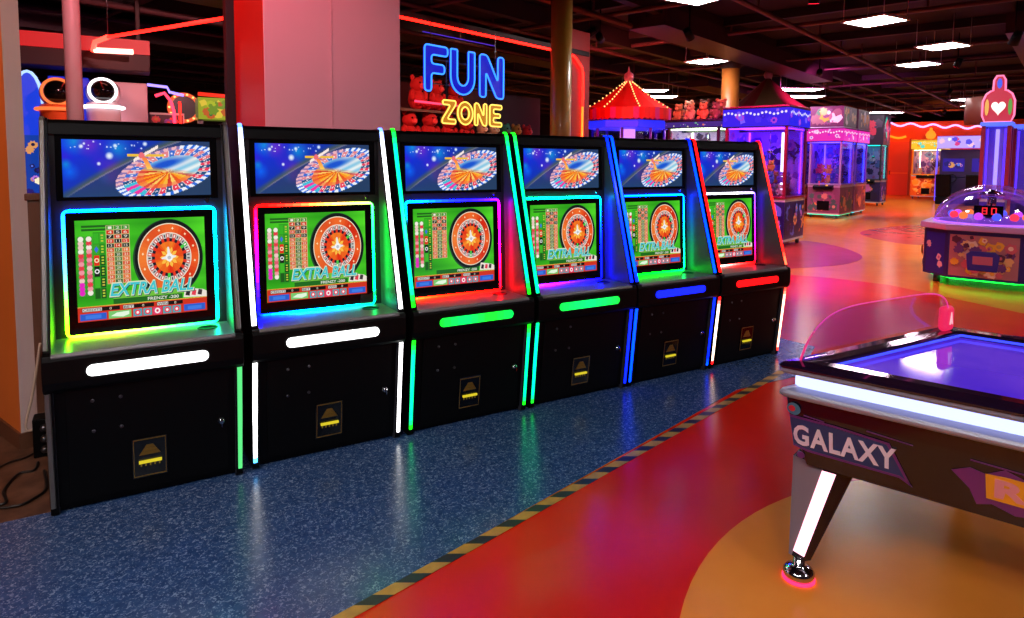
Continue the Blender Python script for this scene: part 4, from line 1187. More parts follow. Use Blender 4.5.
M['violet_lining'] = mat('pale_violet_lining', (190, 150, 220), .5, noise=(6, .4))
def crane(label, name, center, w, d, base, marq, seed, hb=.88, hg=2.15, ht_=2.5, post=(150, 40, 60), led=None, marq_txt=None, under=None, glow_base=None, backlit=False, rz=RZ, cat='prize machine'):
    t = thing(name, label, cat, (center.x, center.y, .003), rz)
    pm = mat(name + '_post', post, .3, .4)
    b = MB()
    b.box((-w / 2, -d / 2, .10), (w / 2, d / 2, hb))
    for sd, ww in (('f', w), ('r', d), ('l', w and d)):
        art(b, face_fn(sd, w, d, .14), ww, hb - .20, PALS[base][1], PALS[base], 30, seed + ord(sd))
    # plinth and deck lip
    o = b.build('base_cabinet', M['print'], t, fixn=False)
    for x in (-w / 2 + .08, w / 2 - .08):
        for y in (-d / 2 + .08, d / 2 - .08):
            b = MB(); b.cyl((x, y, 0), (x, y, .10), .035, seg=10); b.build('foot', M['steel'], o)
    b = MB(); b.box((-w / 2 - .03, -d / 2 - .03, hb), (w / 2 + .03, d / 2 + .03, hb + .04)); b.build('deck', pm, t, bevel=.008)
    # control ledge with joystick and button, prize door below
    b = MB(); b.prism([(-d / 2 - .16, hb - .10), (-d / 2 - .16, hb - .03), (-d / 2, hb + .01), (-d / 2, hb - .14)], lambda y, z: (-w * .3, y, z), lambda y, z: (w * .3, y, z))
    cpn = b.build('control_panel', M['black2'], t, bevel=.006)
    b = MB(); b.cyl((-.1, -d / 2 - .09, hb - .02), (-.1, -d / 2 - .10, hb + .08), .008, seg=8); b.ball((-.1, -d / 2 - .10, hb + .09), .024, 10, 6); b.build('joystick', emat(name + '_stick', (255, 60, 60), 1), cpn)
    b = MB(); b.cyl((.1, -d / 2 - .10, hb - .02), (.1, -d / 2 - .10, hb + .015), .03, seg=12); b.build('button', emat(name + '_button', (255, 190, 60), 1.2), cpn)
    b = MB(); b.box((-.16, -d / 2 - .03, .22), (.16, -d / 2, .48)); pdoor = b.build('prize_door', M['black2'], t, bevel=.01)
    for x, y in ((-1, -1), (1, -1), (1, 1), (-1, 1)):
        b = MB(); b.box((x * w / 2 - (.05 if x > 0 else 0), y * d / 2 - (.05 if y > 0 else 0), hb + .04), (x * w / 2 + (.05 if x < 0 else 0), y * d / 2 + (.05 if y < 0 else 0), hg))
        b.build('corner_post', pm, t)
    for lo, hi in (((-w / 2 + .05, -d / 2 + .015, hb + .04), (w / 2 - .05, -d / 2 + .022, hg)), ((w / 2 - .022, -d / 2 + .05, hb + .04), (w / 2 - .015, d / 2 - .05, hg)), ((-w / 2 + .015, -d / 2 + .05, hb + .04), (-w / 2 + .022, d / 2 - .05, hg)), ((-w / 2 + .05, d / 2 - .022, hb + .04), (w / 2 - .05, d / 2 - .015, hg))):
        b = MB(); b.box(lo, hi); b.build('glass_pane', M['glass'], t)
    # marquee
    b = MB(); b.box((-w / 2 - .04, -d / 2 - .04, hg), (w / 2 + .04, d / 2 + .04, ht_), L((20, 14, 30)))
    for sd, ww in (('f', w + .08), ('r', d + .08), ('l', d + .08)):
        fn = face_fn(sd, w + .08, d + .08, hg + .02); hh = ht_ - hg - .04
        art(b, fn, ww, hh, marq[0], marq[1], 12, seed * 3 + ord(sd), 1.0, .04, .14)
        if marq_txt:
            R = random.Random(seed)
            # row of small bulbs along the upper edge and pale lettering strokes
            for k in range(int(ww / .07)):
                cx = .04 + .07 * k; cy = hh * .72 + .02 * math.sin(k * 1.3)
                b.quad([fn(cx + .024 * math.cos(q * PI / 3), cy + .024 * math.sin(q * PI / 3), .016) for q in range(6)], L(marq_txt))
    b.build('marquee', M['litprint'], t, fixn=False)
    b = MB(); b.box((-w / 2 - .05, -d / 2 - .05, ht_), (w / 2 + .05, d / 2 + .05, ht_ + .03)); b.build('roof', pm, t, bevel=.006)
    lp = [(190, 150, 220), (120, 80, 190), (226, 190, 226), (90, 60, 150), (206, 110, 170), (110, 130, 210), (60, 40, 90)]  # pale panels with blobs, added inside to catch the lamp light
    b = MB(); b.box((-w / 2 + .03, d / 2 - .06, hb + .041), (w / 2 - .03, d / 2 - .04, hg - .01), L((186, 150, 226)))
    art(b, lambda x, y, o: (-w / 2 + .04 + x, d / 2 - .061 - o, hb + .05 + y), w - .08, hg - hb - .08, (186, 150, 226), lp, 34, seed + 5, 1.0, .04, .11); b.build('back_panel', M['print'], t, fixn=False)
    b = MB(); b.box((-w / 2 + .04, -d / 2 + .05, hb + .041), (-w / 2 + .06, d / 2 - .07, hg - .01), L((186, 150, 226)))
    art(b, lambda x, y, o: (-w / 2 + .061 + o, -d / 2 + .06 + x, hb + .05 + y), d - .14, hg - hb - .08, (186, 150, 226), lp, 34, seed + 6, 1.0, .04, .11); b.build('back_panel', M['print'], t, fixn=False)
    # gantry and claw
    b = MB(); b.box((-w / 2 + .05, -.03, hg - .06), (w / 2 - .05, .03, hg - .02)); gt = b.build('gantry', M['steel'], t)
    b = MB(); b.cyl((.08, 0, hg - .06), (.08, 0, hg - .40), .008, seg=6); b.lathe([(.05, .06), (.06, 0), (.02, -.02)], (.08, 0, hg - .45), 10)
    for k in range(3):
        a = 2 * PI * k / 3; b.tube([(.08 + .04 * math.cos(a), .04 * math.sin(a), hg - .45), (.08 + .12 * math.cos(a), .12 * math.sin(a), hg - .53), (.08 + .05 * math.cos(a), .05 * math.sin(a), hg - .62)], .008, 5)
    b.build('claw', M['chrome'], gt)
    if led:
        lm = emat(name + '_led', led, 14.0)
        b = MB(); b.box((-w * .34, -d * .3, hg - .018), (w * .34, d * .3, hg - .004)); b.build('added_lamp', emat(name + '_lamp', led, 10.0), t)  # lamp plate added under the marquee to brighten the window
        b = MB(); b.box((-w / 2 + .06, -d / 2 + .03, hg - .03), (w / 2 - .06, -d / 2 + .05, hg - .01)); b.build('led_tube', lm, t)
        b = MB(); b.box((w / 2 - .05, -d / 2 + .06, hg - .03), (w / 2 - .03, d / 2 - .06, hg - .01)); b.build('led_tube', lm, t)
        b = MB(); b.box((-w / 2 + .065, d / 2 - .09, hb + .06), (-w / 2 + .085, d / 2 - .07, hg - .05)); b.build('led_tube', lm, t)
        b = MB(); b.box((w / 2 - .08, d / 2 - .09, hb + .06), (w / 2 - .06, d / 2 - .07, hg - .05)); b.build('led_tube', lm, t)
    if glow_base:
        b = MB(); b.box((-w / 2, -d / 2 + .03, .085), (w / 2, -d / 2 + .05, .10)); b.box((w / 2 - .05, -d / 2, .085), (w / 2 - .03, d / 2, .10)); b.build('underglow', emat(name + '_underglow', glow_base, 6.0), t)
    return t
PC = [(200, 120, 60), (214, 190, 170), (190, 60, 120), (120, 90, 200), (220, 170, 60), (90, 130, 200), (226, 130, 160)]
def fill(center, w, d, z, n, label, group, seed, s=.2, rz=RZ, layers=3):
    R = random.Random(seed); xh = Vector((math.cos(rz), math.sin(rz), 0)); yh = Vector((-xh.y, xh.x, 0))
    nx = max(2, int(w / (s * 1.05))); k = 0
    for ly in range(layers):
        for iy in range(2):
            for ix in range(nx):
                if k >= n: return
                x = -w / 2 + .20 + (w - .36) * ix / (nx - 1); y = (-d / 2 + .2 if iy == 0 else .0) + .02 * R.random()
                P = center + xh * x + yh * y; k += 1
                plush(Vector((P.x, P.y, z + ly * s * 1.12)), s * R.uniform(.8, .95), R.choice(PC), rz + R.uniform(-.5, .5), label, group)

# the blue island machine in front of the dim tent
K1 = onz(783, 248); C1 = K1 + FV * .57 + EV * .55
crane('glass prize machine under a bright blue marquee, behind the roulette machine with red strips', 'crane_machine', C1, 1.14, 1.10, 'blue', ((40, 30, 235), [(30, 20, 210), (120, 90, 255), (60, 40, 240), (170, 60, 220)]), 11, .88, 2.17, 2.53, (150, 30, 60), (190, 110, 255), (236, 230, 255))
fill(C1, 1.14, 1.0, .927, 24, 'small plush prize inside the blue marquee machine', 'prizes in the blue machine', 1)
# white tube lamp standing in it
xh = Vector((math.cos(RZ), math.sin(RZ), 0)); yh = Vector((-xh.y, xh.x, 0))
q = C1 + xh * .30 - yh * .30
b = MB(); b.cyl((0, 0, .0), (0, 0, 1.1), .03, seg=12); o = b.build('tube_lamp', emat('white_tube', (250, 246, 255), 3.0), loc=(q.x + xh.x * .12, q.y + xh.y * .12, .98)); tag(o, 'upright white tube lamp glowing inside the blue marquee machine', 'lamp')
# plush topped machine further along
K2 = K1 + FV * 1.26; C2 = K2 + FV * .55 + EV * .55
crane('prize machine with plush animals on its roof, between red tent and blue marquee', 'crane_machine', C2, 1.08, 1.05, 'zoo', ((60, 40, 130), [(230, 230, 180), (120, 60, 190), (240, 120, 90), (80, 200, 120)]), 23, .88, 2.19, 2.33, (70, 20, 60), (240, 250, 225))
R = random.Random(4)
for k in range(7):
    back = k >= 4
    x = -.39 + .26 * k if not back else -.34 + .34 * (k - 4); y = -.36 if not back else -.02
    P = C2 + xh * x + yh * y
    nm = ['tan', 'peach', 'orange', 'brown', 'cream', 'dark brown', 'rust'][k]
    plush(Vector((P.x, P.y, 2.365)), .27 if not back else .34, [(206, 150, 110), (226, 170, 130), (226, 120, 60), (140, 84, 60), (226, 200, 170), (96, 60, 46), (190, 90, 50)][k], RZ + R.uniform(-.3, .3), nm + ' plush animal sitting on the roof of the machine beside the red tent', 'plush animals on the machine roof')
fill(C2, 1.08, 1.0, .927, 6, 'small plush prize inside the machine under the plush heap', 'prizes under the plush heap', 5)
# carousel machine with a tent roof
def tent(label, center, r, h0, h1, h2, c1, c2, bulbs, val, rz=RZ):
    t = thing('carousel_machine', label, 'prize machine', (center.x, center.y, .003), rz)
    N = 16
    b = MB(); b.lathe([(r * .9, 0.02), (r * .9, .85), (r * .96, .88), (r * .96, .92)], seg=8, sm=False)
    b.build('base_cabinet', mat('carousel_base', (60, 30, 120), .4), t)
    for k in range(8):
        a = 2 * PI * (k + .5) / 8
        b = MB(); b.cyl((r * .88 * math.cos(a), r * .88 * math.sin(a), .92), (r * .88 * math.cos(a), r * .88 * math.sin(a), h0 - .12), .03, seg=8); b.build('corner_post', mat('carousel_post', (120, 40, 160), .3, .3) if k == 0 else bpy.data.materials['carousel_post'], t)
    b = MB(); b.lathe([(r * .84, .93), (r * .84, h0 - .12)], seg=8, sm=False, caps=False); b.build('glass', M['glass'], t)
    b = MB(); b.cyl((0, 0, .92), (0, 0, h0 - .1), .16, seg=16); b.build('centre_lamp', emat('carousel_lamp', val[2], 1.6), t)
    b = MB(); b.lathe([(r * .98, h0 - .16), (r * 1.0, h0 - .15), (r * 1.0, h0 - .02), (r * .98, h0)], seg=8, sm=False)
    b.build('fascia', emat('fascia_%d_%d' % val[0][:2], val[0], 1.2), t)
    # scalloped valance
    b = MB(); n = 48
    for k in range(n):
        a0_, a1_ = 2 * PI * k / n, 2 * PI * (k + 1) / n; am = (a0_ + a1_) / 2
        cc = L([c1, val[1], c1, c2][k % 4])
        R0 = r * 1.03
        b.quad([(R0 * math.cos(a0_), R0 * math.sin(a0_), h1), (R0 * math.cos(a0_), R0 * math.sin(a0_), h0 + .04), (R0 * math.cos(am), R0 * math.sin(am), h0), (R0 * math.cos(a1_), R0 * math.sin(a1_), h0 + .04), (R0 * math.cos(a1_), R0 * math.sin(a1_), h1)], cc)
    o = b.build('valance', M['print'], t, fixn=False); o.modifiers.new('cloth', 'SOLIDIFY').thickness = .01
    b = MB(); R_ = []; prof = [(1.05, 0), (.72, .28), (.45, .56), (.22, .82), (.05, 1.0)]
    cols = []
    base_ = len(b.v)
    for rr, zz in prof: b.v += [(r * rr * math.cos(2 * PI * k / N), r * rr * math.sin(2 * PI * k / N), h1 + (h2 - h1) * zz) for k in range(N)]
    for i in range(len(prof) - 1):
        for k in range(N):
            k2 = (k + 1) % N; b.face((i * N + k, i * N + k2, (i + 1) * N + k2, (i + 1) * N + k), L(c1 if (k // 2) % 2 else c2))
    b.face([(len(prof) - 1) * N + k for k in range(N)], L(c1))
    b.build('tent_roof', M['cloth'], t, fixn=False)
    b = MB(); b.lathe([(.03, 0), (.09, .04), (.11, .10), (.09, .17), (.03, .22), (.015, .30), (.002, .34)], (0, 0, h2 - .02), 14); b.build('finial', mat('finial_%d' % c1[1], (190, 120, 150), .3), t)
    if bulbs:
        bm_ = emat('warm_bulbs', (255, 214, 150), 2.5)
        for k in range(0, N, 2):
            a = 2 * PI * k / N; b = MB()
            for q in range(13):
                f = q / 12; i = min(3, int(f * 4)); u = f * 4 - i
                rr = prof[i][0] + (prof[i + 1][0] - prof[i][0]) * u; zz = prof[i][1] + (prof[i + 1][1] - prof[i][1]) * u
                b.ball((r * rr * math.cos(a), r * rr * math.sin(a), h1 + (h2 - h1) * zz + .015), .017, 6, 4)
            b.build('light_string', bm_, t)
    return t
M['cloth'] = attr_mat('tent_cloth', None, .75, .2)
dT = 14.0
cT = flo(atd(627, 164, dT)); 
tent('carousel prize machine with a bright red tent roof outlined in little bulbs', cT, .87, 2.37, 2.62, 3.22, (226, 20, 16), (206, 14, 14), True, ((30, 40, 235), (200, 40, 150), (230, 160, 255)))
cD = flo(atd(765, 164, 16.5))
tent('carousel prize machine with a dim maroon and tan striped tent roof behind the blue marquee', cD, .92, 2.55, 2.85, 3.62, (96, 26, 30), (120, 84, 54), False, ((60, 30, 160), (90, 30, 60), (180, 110, 220)))
# machines with a pink marquee and a painted animal board
K3 = onz(838.7, 219); C3 = K3 + FV * .42 + EV * .65
PM = ((236, 40, 180), [(255, 120, 220), (200, 30, 200), (255, 190, 240), (140, 60, 240)])
crane('prize machine with a pink marquee, teal glow at its foot and painted animals above', 'crane_machine', C3, .84, 1.30, 'zoo', PM, 31, .92, 2.12, 2.50, (170, 150, 190), (150, 120, 255), (255, 226, 250), glow_base=(20, 220, 180))
fill(C3, .84, 1.1, .967, 12, 'small plush prize inside the pink marquee machine', 'prizes in the pink machine', 7, .24)
C3b = C3 + EV * 1.56
crane('second pink marquee prize machine, behind the one with the teal glow', 'crane_machine', C3b, .84, 1.30, 'zoo', PM, 37, .92, 2.12, 2.50, (130, 110, 190), (120, 140, 255), (255, 226, 250), glow_base=(20, 200, 200))
for i, (cc, nm) in enumerate(((C3, 'painted animal board on the nearer pink marquee machine'), (C3b, 'painted animal board on the second pink marquee machine'))):
    b = MB(); w_, d_ = .88, 1.34
    b.box((-w_ / 2, -d_ / 2, 2.533), (w_ / 2, d_ / 2, 3.10), L((70, 30, 60)))
    for sd, ww in (('f', w_), ('r', d_)): art(b, face_fn(sd, w_, d_, 2.56), ww, .52, (90, 40, 80), PALS['zoo'] + [(230, 210, 220)], 16, 50 + i * 7 + ord(sd), 1.0, .1, .22)
    o = b.build('topper_board', M['print'], None, (cc.x, cc.y, 0.003), RZ, fixn=False); tag(o, nm, 'sign board')
C4 = C3 + FV * .92 + EV * .0
crane('dark prize machine with gold artwork squeezed between the blue and pink marquee machines', 'crane_machine', C4, .8, 1.1, 'gold', PM, 41, .92, 2.12, 2.45, (60, 40, 80), (140, 100, 240), (255, 210, 240))
K5 = onz(879, 206); C5 = K5 + FV * .45 + EV * .5
crane('dark teal prize machine at the end of the row before the orange wall', 'crane_machine', C5, .9, 1.0, 'blue', ((60, 40, 60), [(40, 190, 170), (220, 60, 90), (90, 60, 90)]), 43, .92, 2.2, 3.3, (50, 60, 70), (60, 200, 190))
# far orange wall, door, string of lights
WC = Vector((33.4, 13.2, 0))
b = MB(); R = [[WC + FV * a + EV * e + Vector((0, 0, z)) for a, e in ((-12, 0), (6, 0), (6, .3), (-12, .3))] for z in (0, 3.55)]
b.rings(R, True, True, None, 0, False); struct(b.build('wall_far', M['owall']))
WP = WC - EV * .002; WN = EV
def wpl(px, py, off=0.0): return onpl(px, py, WC - EV * off, EV)
def wt(px): return (wpl(px, 190) - WC).dot(FV)
def wbox(name, px0, px1, z0, z1, o0, o1, m_, parent=None):
    a, c_ = wt(px0), wt(px1); b = MB()
    b.rings([[WC + FV * t_ - EV * o + Vector((0, 0, z)) for t_, o in ((a, o0), (c_, o0), (c_, o1), (a, o1))] for z in (z0, z1)], True, True, None, 0, False)
    return b.build(name, m_, parent)
M['door'] = mat('red_orange_door', (206, 44, 14), .45)
dr = struct(wbox('door_1', 887.5, 907, .01, 2.6, -.01, .05, M['door'])); wbox('door_rail', 887.8, 906.7, 1.05, 1.12, .05, .06, M['owall'], dr); wbox('door_handle', 888.6, 889.6, 1.0, 1.2, .05, .12, M['chrome'], dr)
wbox('door_frame', 885.3, 887.2, .01, 2.75, -.01, .08, mat('door_frame', (150, 50, 20), .5), dr); wbox('door_frame', 907.3, 909.2, .01, 2.75, -.01, .08, bpy.data.materials['door_frame'], dr)
b = MB(); b.tube([wpl(870 + 4 * k, 137 + 1.2 * math.sin(k * 1.1), .12) for k in range(10)], .06, 6); o = b.build('glow_tube', emat('amber_glow', (255, 150, 30), 3.0)); tag(o, 'wavy amber tube light glowing over the red orange door', 'light')
b = MB(); b.tube([wpl(872 + 3.2 * k, 123.5 + 1.6 * math.sin(k * .9) + .12 * k, .1) for k in range(42)], .045, 6); o = b.build('light_string', emat('pink_white_string', (250, 200, 255), 2.2)); tag(o, 'string of pink white lights along the top of the orange wall', 'string lights')
cY = flo(onz(929, 197.5)) + EV * .0
cY = flo(atd(928.5, 190, 29.0))
hY = 2.15
crane('bright yellow and orange prize machine standing against the orange wall', 'crane_machine', cY, 1.15, 1.0, 'yellow', ((255, 200, 50), [(90, 226, 210), (255, 226, 120), (255, 150, 30)]), 61, 1.05, 2.15, 2.58, (250, 190, 50), (255, 240, 200), (255, 246, 190), rz=RZ - .1)
fill(cY, 1.0, .9, 1.095, 4, 'small plush prize inside the yellow machine by the orange wall', 'prizes in the yellow machine', 9, .26, RZ - .1)
q = flo(atd(930, 150, 28.9)); b = MB(); b.lathe([(.05, 0), (.16, .06), (.2, .2), (.13, .34), (.06, .40), (.05, .5), (.005, .52)], (q.x, q.y, 2.615), 12); o = b.build('lantern', emat('amber_lantern', (255, 160, 40), 1.2)); tag(o, 'amber lantern on top of the yellow prize machine', 'lantern')
# driving game with lit marquee
def driving(label, P, rz):
    t = thing('racing_game', label, 'arcade machine', (P.x, P.y, .003), rz)
    b = MB(); b.box((-.95, .1, 0), (.95, .9, 1.0)); b.box((-.95, .3, 1.0), (.95, .9, 2.1)); b.build('cabinet', mat('dark_game_cabinet', (30, 20, 60), .4), t, bevel=.03)
    b = MB(); art(b, lambda x, y, o: (-1.0 + x, -.0 - o, 2.15 + y), 2.0, .45, (200, 170, 255), [(255, 255, 255), (226, 60, 140), (90, 80, 240), (255, 200, 230)], 16, 5); b.box((-1.0, .001, 2.14), (1.0, .5, 2.62), L((120, 60, 200))); b.build('marquee', M['litprint'], t, fixn=False)
    for x in (-.98, .98):
        b = MB(); b.cyl((x, .02, 0.1), (x, .02, 2.15), .03, seg=8); b.build('light_post', emat('racing_post_light', (110, 90, 255), 1.5), t)
    for k, x in enumerate((-.48, .48)):
        b = MB(); art(b, lambda u, v, o: (x - .36 + u, .295 - o, 1.25 + v), .72, .5, (50, 30, 150), PALS['blue'], 10, 70 + k); b.build('screen', M['litprint'], t, fixn=False)
        b = MB(); b.box((x - .26, -1.0, .02), (x + .26, -.4, .3)); b.prism([(-1.0, .3), (-.45, .32), (-.45, .42), (-.9, .44), (-1.02, 1.15), (-1.14, 1.15)], lambda y, z: (x - .25, y, z), lambda y, z: (x + .25, y, z)); b.build('seat', M['black2'], t, bevel=.03)
        b = MB(); b.tube([(x + .17 * math.cos(2 * PI * i / 16), .02 + .06 * math.sin(2 * PI * i / 16), .98 + .16 * math.sin(2 * PI * i / 16)) for i in range(16)], .02, 6, True); b.build('steering_wheel', M['black2'], t)
    return t
driving('twin seat driving game with a white and pink lit marquee, beside the yellow machine', flo(atd(966, 170, 25)), RZ - .1)
# tall glass tower with a heart topper
def tower(label, P, w, h, rz, heart):
    t = thing('tower_game', label, 'arcade machine', (P.x, P.y, .003), rz)
    pm = mat('tower_post', (150, 30, 60), .3, .3)
    b = MB(); b.box((-w / 2, -w / 2, .0), (w / 2, w / 2, .9)); art(b, face_fn('f', w, w, .1), w, .75, (60, 40, 160), PALS['blue'], 10, 80); b.build('base_cabinet', M['print'], t, fixn=False)
    for x, y in ((-1, -1), (1, -1), (1, 1), (-1, 1)):
        b = MB(); b.box((x * w / 2 - .03, y * w / 2 - .03, .9), (x * w / 2 + .03, y * w / 2 + .03, h)); b.build('corner_post', pm, t)
    for k in range(2):
        b = MB()
        if k == 0: b.box((-w / 2 + .03, -w / 2, .9), (w / 2 - .03, -w / 2 + .008, h))
        else: b.box((w / 2 - .008, -w / 2 + .03, .9), (w / 2, w / 2 - .03, h))
        b.build('glass_pane', M['glass'], t)
    b = MB(); b.box((-w / 2 + .03, w / 2 - .04, .9), (w / 2 - .03, w / 2 - .02, h)); b.box((-w / 2 + .01, -w / 2 + .05, .9), (-w / 2 + .02, w / 2 - .04, h)); b.build('back_panel', mat('violet_back', (170, 130, 220), .4), t)
    b = MB(); b.cyl((0, .1, .95), (0, .1, h - .05), .03, seg=10); b.build('light_tube', emat('violet_tube', (200, 180, 255), 2.0), t)
    b = MB(); b.cyl((w / 2 - .06, -w / 2 + .06, .95), (w / 2 - .06, -w / 2 + .06, h - .05), .015, seg=8); b.cyl((-w / 2 + .06, -w / 2 + .06, .95), (-w / 2 + .06, -w / 2 + .06, h - .05), .015, seg=8); b.build('corner_light', emat('violet_led', (130, 70, 255), 3.0), t)
    b = MB(); b.box((-w / 2 - .05, -w / 2 - .05, h), (w / 2 + .05, w / 2 + .05, h + .07)); b.build('cap', emat('blue_cap_light', (90, 120, 255), 1.3), t, bevel=.01)
    if heart:
        S = [(-.34, 0), (-.42, .12), (-.42, .38), (-.34, .50), (-.22, .56), (-.16, .60), (-.15, .80), (-.08, .88), (.08, .88), (.15, .80), (.16, .60), (.22, .56), (.34, .50), (.42, .38), (.42, .12), (.34, 0)]
        S = [(x * .56, z * (1.0 if z < .57 else .94)) for x, z in S]
        b = MB(); b.prism(S, lambda x, z: (x, -.10, h + .072 + z), lambda x, z: (x, .10, h + .072 + z)); tp = b.build('topper', emat('red_topper', (200, 26, 60), 1.0), t, bevel=.02)
        b = MB(); b.tube([(x, -.11, h + .072 + z) for x, z in S], .018, 6, True); b.build('topper_edge', emat('pink_edge_tube', (255, 140, 190), 1.5), tp)
        b = MB(); hp = [(.105 * math.sin(a) ** 3, .26 + .0085 * (13 * math.cos(a) - 5 * math.cos(2 * a) - 2 * math.cos(3 * a) - math.cos(4 * a))) for a in [2 * PI * k / 30 for k in range(30)]]
        b.prism(hp, lambda x, z: (x, -.103, h + .072 + z), lambda x, z: (x, -.125, h + .072 + z)); b.build('heart', emat('white_heart', (255, 246, 240), 1.5), tp)
        b = MB(); b.prism([(.038 * math.cos(2 * PI * k / 14), .69 + .09 * math.sin(2 * PI * k / 14)) for k in range(14)], lambda x, z: (x, -.103, h + .072 + z), lambda x, z: (x, -.12, h + .072 + z)); b.build('blue_jewel', emat('blue_jewel', (50, 90, 240), 1.0), tp)
        for k, c in ((-1, (240, 180, 80)), (1, (90, 160, 60))):
            b = MB(); b.prism([(k * .17 + .03 * math.cos(2 * PI * i / 12), .27 + .15 * math.sin(2 * PI * i / 12)) for i in range(12)], lambda x, z: (x, -.103, h + .072 + z), lambda x, z: (x, -.118, h + .072 + z)); b.build('side_jewel', emat('jewel_%d' % k, c, 1.0), tp)
    return t
pT = flo(atd(995, 170, 12.0))
tower('tall glass tower game with a glowing white heart topper behind the dome game', pT, .38, 2.22, RZ, True)
b = MB(); b.lathe([(.2, 0), (.34, .0), (.34, .5), (.2, .52)], (pT.x + .55, pT.y + .45, 2.30), 20); o = b.build('drum_topper', mat('brown_drum', (120, 60, 50), .5), None)
tag(o, 'brown drum standing on the second tower game, behind the lit heart', 'topper')
tower('second glass tower game with violet tubes, at the right edge beside the heart topped one', flo(atd(1034, 170, 12.6)), .62, 2.22, RZ, False)

# ------------------------------------------------------------------ dome game
A = onz(932, 283); Bq = onz(999, 291.5); 
md = (A + Bq) / 2; wf = .74
DC = flo(md) + EV * .66 - FV * .17
t = thing('dome_game', 'low prize game under a clear dome with a red number display', 'arcade machine', (DC.x, DC.y, .003), RZ)
hw, hd, ch = .37, .66, .30
octo = [(-hw, -hd), (hw, -hd), (hw + ch, -hd + ch), (hw + ch, hd - ch), (hw, hd), (-hw, hd), (-hw - ch, hd - ch), (-hw - ch, -hd + ch)]
b = MB()
b.rings([[(x, y, z) for x, y in octo] for z in (.10, .70)], True, True, L((40, 30, 110)), 0, False)
N8 = len(octo)
for i in range(N8):
    P, Q = Vector((*octo[i], 0)), Vector((*octo[(i + 1) % N8], 0)); u = (Q - P); ln = u.length; u.normalize(); nn = Vector((u.y, -u.x, 0))
    if nn.dot((P + Q) / 2) < 0: nn = -nn
    main = ln > .6
    if main:
        art(b, lambda x, y, o, P=P, u=u, nn=nn: tuple(P + u * (x + .02) + nn * o + Vector((0, 0, .13 + y))), ln - .04, .52, (190, 120, 130), [(240, 190, 130), (214, 100, 120), (244, 180, 60), (110, 60, 130), (90, 40, 70), (240, 210, 190), (200, 150, 90)], 64, 90 + i, 1.0, .03, .09)
    else:
        art(b, lambda x, y, o, P=P, u=u, nn=nn: tuple(P + u * (x + .05) + nn * o + Vector((0, 0, .13 + y))), ln - .10, .52, (34, 30, 150), [(190, 110, 170), (34, 30, 150), (226, 190, 200)], 5, 90 + i, 1.0, .08, .16)
bd = b.build('base_cabinet', M['print'], t, fixn=False)
b = MB(); b.prism([(-.15, .22), (.15, .22), (.17, .42), (.12, .46), (-.12, .46), (-.17, .42)], lambda x, z: (x, -hd - .02, z), lambda x, z: (x, -hd - .045, z)); co = b.build('coin_door', mat('blue_coin_door', (50, 44, 150), .35), bd, bevel=.006)
b = MB(); b.prism([(-.10, .30), (.10, .30), (.10, .40), (-.10, .40)], lambda x, z: (x, -hd - .044, z), lambda x, z: (x, -hd - .052, z)); b.build('coin_plate', mat('pink_plate', (190, 100, 130), .35), co)
b = MB(); b.rings([[(x * 1.07, y * 1.07, z) for x, y in octo] for z in (.70, .715, .76, .775)], True, True, None, 0, False); b.build('deck', mat('lilac_deck', (200, 150, 210), .25), t, bevel=.01)
for k in range(4):
    b = MB(); b.cyl((.5 * (-1) ** k, .42 * (1 if k < 2 else -1), 0), (.5 * (-1) ** k, .42 * (1 if k < 2 else -1), .10), .04, seg=10); b.build('foot', M['steel'], t)
b = MB(); b.tube([(x * .86, y * .86, .085) for x, y in octo], .012, 6, True); b.build('underglow', emat('green_underglow', (40, 240, 110), 6.0), t)
prof = [(.62 * math.cos(a), .775 + .49 * math.sin(a)) for a in [PI / 2 * k / 14 for k in range(14)]] + [(.01, 1.265)]
b = MB(); b.lathe(prof, seg=40, caps=False); b.build('dome', M['dome'], t)
b = MB(); b.tube([(.62 * math.cos(2 * PI * k / 40), .62 * math.sin(2 * PI * k / 40), .785) for k in range(40)], .012, 6, True); b.build('dome_ring', emat('violet_ring', (200, 110, 255), 1.6), t)
b = MB(); b.lathe([(.56, .776), (.56, .80), (.30, .86), (.02, .88)], seg=32); pf = b.build('playfield', emat('violet_playfield', (120, 60, 210), 0.7), t)
b = MB(); b.cyl((0, 0, .86), (0, 0, 1.2), .05, seg=14); b.lathe([(.05, 0), (.14, .02), (.14, .06), (.05, .09)], (0, 0, 1.1), 18); b.build('spindle', M['chrome'], t)
R = random.Random(8)
for k in range(14):
    a = 2 * PI * k / 14; b = MB(); b.ball((.42 * math.cos(a), .42 * math.sin(a), .87), .05, 10, 6); b.build('lit_ball', emat('dome_ball_%d' % (k % 4), [(255, 70, 90), (255, 150, 60), (220, 90, 255), (90, 110, 255)][k % 4], 1.5) if k < 4 else bpy.data.materials['dome_ball_%d' % (k % 4)], pf)
b = MB(); b.box((-.15, -.37, .87), (.15, -.31, 1.01)); dp = b.build('number_display', M['bezel'], t, bevel=.006)
SEG = {'8': 'abcdefg', '0': 'abcdef'}
def seg7(b, ch, x0, z0, w, h, y):
    tt = w * .2
    S = {'a': ((0, h - tt), (w, h)), 'g': ((0, h / 2 - tt / 2), (w, h / 2 + tt / 2)), 'd': ((0, 0), (w, tt)), 'f': ((0, h / 2), (tt, h)), 'b': ((w - tt, h / 2), (w, h)), 'e': ((0, 0), (tt, h / 2)), 'c': ((w - tt, 0), (w, h / 2))}
    for k in SEG[ch]:
        (a, c_), (e, g) = S[k]; b.box((x0 + a, y - .004, z0 + c_), (x0 + e, y, z0 + g))
b = MB(); seg7(b, '8', -.065, .90, .055, .085, -.3715); seg7(b, '0', .03, .90, .055, .085, -.3715); b.build('digits', emat('red_digits', (255, 50, 50), 1.6), dp)
